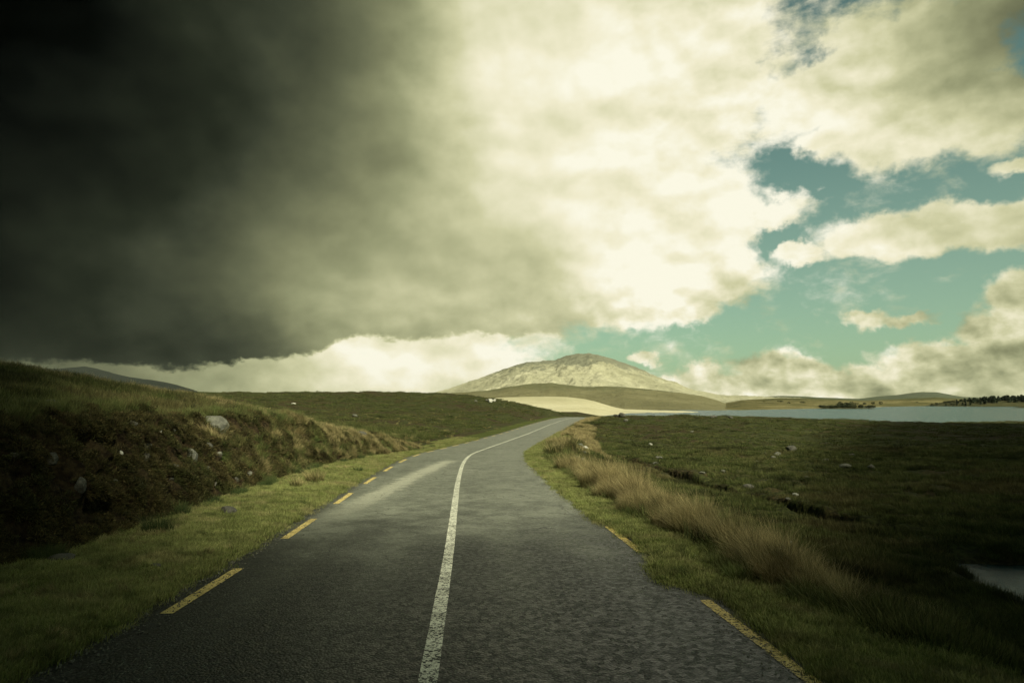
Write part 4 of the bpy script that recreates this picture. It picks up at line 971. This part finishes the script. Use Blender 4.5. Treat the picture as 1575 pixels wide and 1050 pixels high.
hill('far_shore', [(1085, 630), (1098, 624.5), (1115, 619), (1140, 615), (1180, 613), (1200, 612.5), (1240, 612), (1290, 614), (1330, 616), (1370, 614), (1400, 612.5), (1440, 611), (1480, 613), (1520, 614), (1600, 612), (1700, 612)], 1500,
     [(1085, -8.2, 530), (1140, -8.2, 545), (1200, -8.2, 590), (1260, -8.2, 640), (1330, -8.2, 760), (1440, -8.2, 930), (1700, -8.2, 900)], 700, M_SHORE, 300, 320, 60, 4, .012, .8)
hill('blue_hill', [(1120, 617), (1160, 611), (1200, 608.5), (1230, 609), (1260, 611), (1320, 613), (1350, 609.5), (1380, 607), (1402, 604), (1420, 602.5), (1440, 603), (1455, 605.5), (1480, 610), (1520, 612), (1560, 612), (1700, 616)], 3600, [(1120, -8), (1700, -8)], 2400, M_BLUE,
     900, 200, 40, 14, .003, 1.3)
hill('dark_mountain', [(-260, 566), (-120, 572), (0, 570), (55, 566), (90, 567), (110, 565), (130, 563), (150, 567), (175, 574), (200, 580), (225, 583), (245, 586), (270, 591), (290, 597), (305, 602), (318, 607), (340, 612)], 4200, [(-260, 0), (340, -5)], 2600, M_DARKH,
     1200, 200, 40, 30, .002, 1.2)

# ------------------------------------------------------------------ woods on the far shore and the wooded island
def mat_leaf(name, a, b):
    m, N = material(name); oi = N.new('ShaderNodeObjectInfo').outputs['Random']
    N.put(N.p.inputs['Base Color'], N.mix(N.math('ADD', N.math('MULTIPLY', oi, .5), N.math('MULTIPLY', N.noise(pos(N), .5, 3), .5)), a, b)); N.p.inputs['Roughness'].default_value = .9; return m
M_PINE = mat_leaf('conifer_green', (.014, .024, .012), (.035, .048, .022)); M_BROAD = mat_leaf('bush_green', (.022, .030, .012), (.055, .060, .025)); M_BARK = mat_leaf('bark', (.05, .04, .03), (.08, .065, .05))
def tree_meshes(seed, conifer):
    g = np.random.default_rng(seed); bm = bmesh.new()
    bmesh.ops.create_cone(bm, cap_ends=True, segments=6, radius1=.035, radius2=.012, depth=.7 if conifer else .45, matrix=Matrix.Translation((0, 0, .35 if conifer else .22)))
    tr = bpy.data.meshes.new('trunk'); bm.to_mesh(tr); bm.free(); tr.materials.append(M_BARK)
    n = 130; V = []; F_ = []
    for k in range(n):
        if conifer: z = .10 + .88 * g.random(); rmax = .20 * (1.02 - z) + .015; r = rmax * (.5 + .5 * g.random())
        else:
            z = .22 + .78 * g.random(); rmax = .40 * math.sqrt(max(.02, 1 - ((z - .6) / .42) ** 2)) * (.8 + .35 * g.random()); r = rmax * (.55 + .45 * g.random())
        a = g.random() * 6.283; c = np.array([r * math.cos(a), r * math.sin(a), z]); s_ = (.085 if conifer else .085) * (.6 + .8 * g.random())
        u = g.normal(size=3); u /= np.linalg.norm(u); w = np.cross(u, g.normal(size=3)); w /= np.linalg.norm(w)
        b = len(V); V += [c - u * s_, c + w * s_ * .8, c + u * s_, c - w * s_ * .8 - np.array([0, 0, s_ * .3])]; F_ += [(b, b + 1, b + 2), (b, b + 2, b + 3)]
    cr = bpy.data.meshes.new('crown'); cr.from_pydata([tuple(v) for v in V], [], F_); cr.update(); cr.materials.append(M_PINE if conifer else M_BROAD)
    return tr, cr
PINES = [tree_meshes(k, True) for k in range(4)]; BROADS = [tree_meshes(20 + k, False) for k in range(4)]
def tree(name, x, y, z, h, meshes, label, group):
    e = bpy.data.objects.new(name, None); COL.objects.link(e); e.location = (x, y, z); e.scale = (h * random.uniform(1.4, 2.1),) * 2 + (h,); e.rotation_euler = (0, 0, random.uniform(0, 6.28))
    e.empty_display_size = .1
    tag(e, label, 'tree', group)
    for nm, me in zip(('trunk', 'crown'), meshes): link(nm, me, None, e)
# island ground and bushes, spit with wood
isl_top = []
def mound(name, px0, px1, Y, h, mat, wy=14):
    x0 = ray(px0, 625)[0] * Y; x1 = ray(px1, 625)[0] * Y; n = 60; xs = np.linspace(x0, x1, n); ys = np.linspace(Y - wy, Y + wy, 20)
    X_, Y_ = np.meshgrid(xs, ys); u = (X_ - (x0 + x1) / 2) / ((x1 - x0) / 2); v = (Y_ - Y) / wy
    z = (h + .8) * np.clip(1 - (u ** 4 + v ** 2), -.2, 1) - .8 + .3 * fbm(X_ * .2, Y_ * .2, o=3)
    o = link(name, grid_mesh(name, np.stack([X_, Y_, z + CZ - 8.], -1), attrs=dict(rock=0 * z)), mat); tag(o, kind='structure'); return x0, x1
x0, x1 = mound('island', 1256, 1350, 640, 1.2, M_FOOTD)
for k in range(56):
    u = random.random(); x = x0 + 3 + (x1 - x0 - 6) * u
    hh = (2.4 + 1.6 * math.exp(-((u - .5) / .2) ** 2)) * random.uniform(.75, 1.25)
    tree('bushy_tree', x, 640 + random.uniform(-8, 8), CZ - 7.5, hh, BROADS[k % 4], 'low dark bushy tree crowding the small island in the lake', 'trees on the lake island')
x0, x1 = mound('wooded_spit', 1424, 1760, 900, 7.5, M_FOOTD, 60)
for k in range(300):
    u = random.random() ** .9; px = 1432 + 175 * u; Yt = 900 + random.uniform(-38, 48); x = ray(px, 620)[0] * Yt
    prof = np.interp(px, [1432, 1450, 1480, 1500, 1520, 1575, 1700], [2.0, 2.4, 4.0, 5.6, 6.4, 7.5, 7])
    v = (Yt - 900) / 60; uu = (x - (x0 + x1) / 2) / ((x1 - x0) / 2); zz = 8.3 * max(-.1, 1 - (uu ** 4 + v * v)) - 1.2
    tree('conifer', x, Yt, CZ - 8 + zz, prof * random.uniform(.6, 1.1), PINES[k % 4] if px > 1470 else BROADS[k % 4], 'dark tree of the wood on the right far shore', 'wood on the right far shore')
mound('rocky_spit', 1556, 1640, 700, 1.4, M_FOOTD)
for k in range(24):
    px = random.uniform(1160, 1430); Yt = np.interp(px, [1120, 1260, 1440], [900, 800, 1100]) * random.uniform(.95, 1.1); dx, dz = ray(px, np.interp(px, [1120, 1200, 1300, 1440], [620, 619.5, 621, 620.5]))
    tree('bushy_tree', dx * Yt, Yt, CZ + dz * Yt - 1.5, random.uniform(2.5, 4.6), BROADS[k % 4], 'small dark tree in the hedgerows along the far lake shore', 'hedgerow trees of the far shore')

# ------------------------------------------------------------------ unseen clouds added behind and above us to darken the foreground and sides
def mat_cloud(dens):  # vapour of the added, unseen shade clouds
    m = bpy.data.materials.new('shade_cloud_vapour'); m.use_nodes = True; t = m.node_tree; t.nodes.clear(); N = NT(t)
    o = N.new('ShaderNodeOutputMaterial'); v = N.new('ShaderNodeVolumePrincipled'); v.inputs['Color'].default_value = (.8, .8, .78, 1); v.inputs['Density'].default_value = dens
    N.l.new(v.outputs[0], o.inputs['Volume']); return m
def cloud(tx, ty, rx, ry, thick, dens, dist=620, rot=0, seed=0):
    """a cloud added out of view to darken the ground round (tx, ty)"""
    bm = bmesh.new(); bmesh.ops.create_icosphere(bm, subdivisions=4, radius=1)
    for v in bm.verts:
        c = v.co; v.co = c * (1 + .07 * float(fbm(c.x * 1.3 + seed, c.y * 1.3, c.z * 1.3, o=3)))
    me = bpy.data.meshes.new('cloud'); bm.to_mesh(me); bm.free()  # mesh of an added, unseen shade cloud
    for p in me.polygons: p.use_smooth = True
    o = link('cloud', me, mat_cloud(dens)); o.location = Vector((tx, ty, 0)) + SUN * dist; o.scale = (rx, ry, thick); o.rotation_euler = (0, 0, rot)  # added out of view, only to darken the ground
    tag(o, kind='structure'); return o
cloud(3, -67.6, 120, 71, 16, .20, rot=R(2), seed=1)
cloud(94, 50, 190, 62, 18, .060, rot=R(60), seed=4)
cloud(-47, 4.5, 115, 39, 14, .16, rot=R(108), seed=9)
cloud(-26.6, -16.6, 48, 35, 12, .22, rot=R(125), seed=13)
cloud(30.2, -13.8, 48, 35, 12, .22, rot=R(56), seed=17)

# ------------------------------------------------------------------ thin haze over land and lake
bm = bmesh.new(); bmesh.ops.create_cube(bm, size=1)
for v in bm.verts: v.co = (v.co.x * 14000, v.co.y * 8000 + 3000, (v.co.z + .5) * 230 - 40)
me = bpy.data.meshes.new('haze'); bm.to_mesh(me); bm.free()
m = bpy.data.materials.new('haze_air'); m.use_nodes = True; m.node_tree.nodes.clear(); N = NT(m.node_tree)
o_ = N.new('ShaderNodeOutputMaterial'); v_ = N.new('ShaderNodeVolumePrincipled'); v_.inputs['Color'].default_value = (.80, .88, .80, 1); v_.inputs['Density'].default_value = .8e-5
N.l.new(v_.outputs[0], o_.inputs['Volume']); tag(link('haze', me, m), kind='stuff')
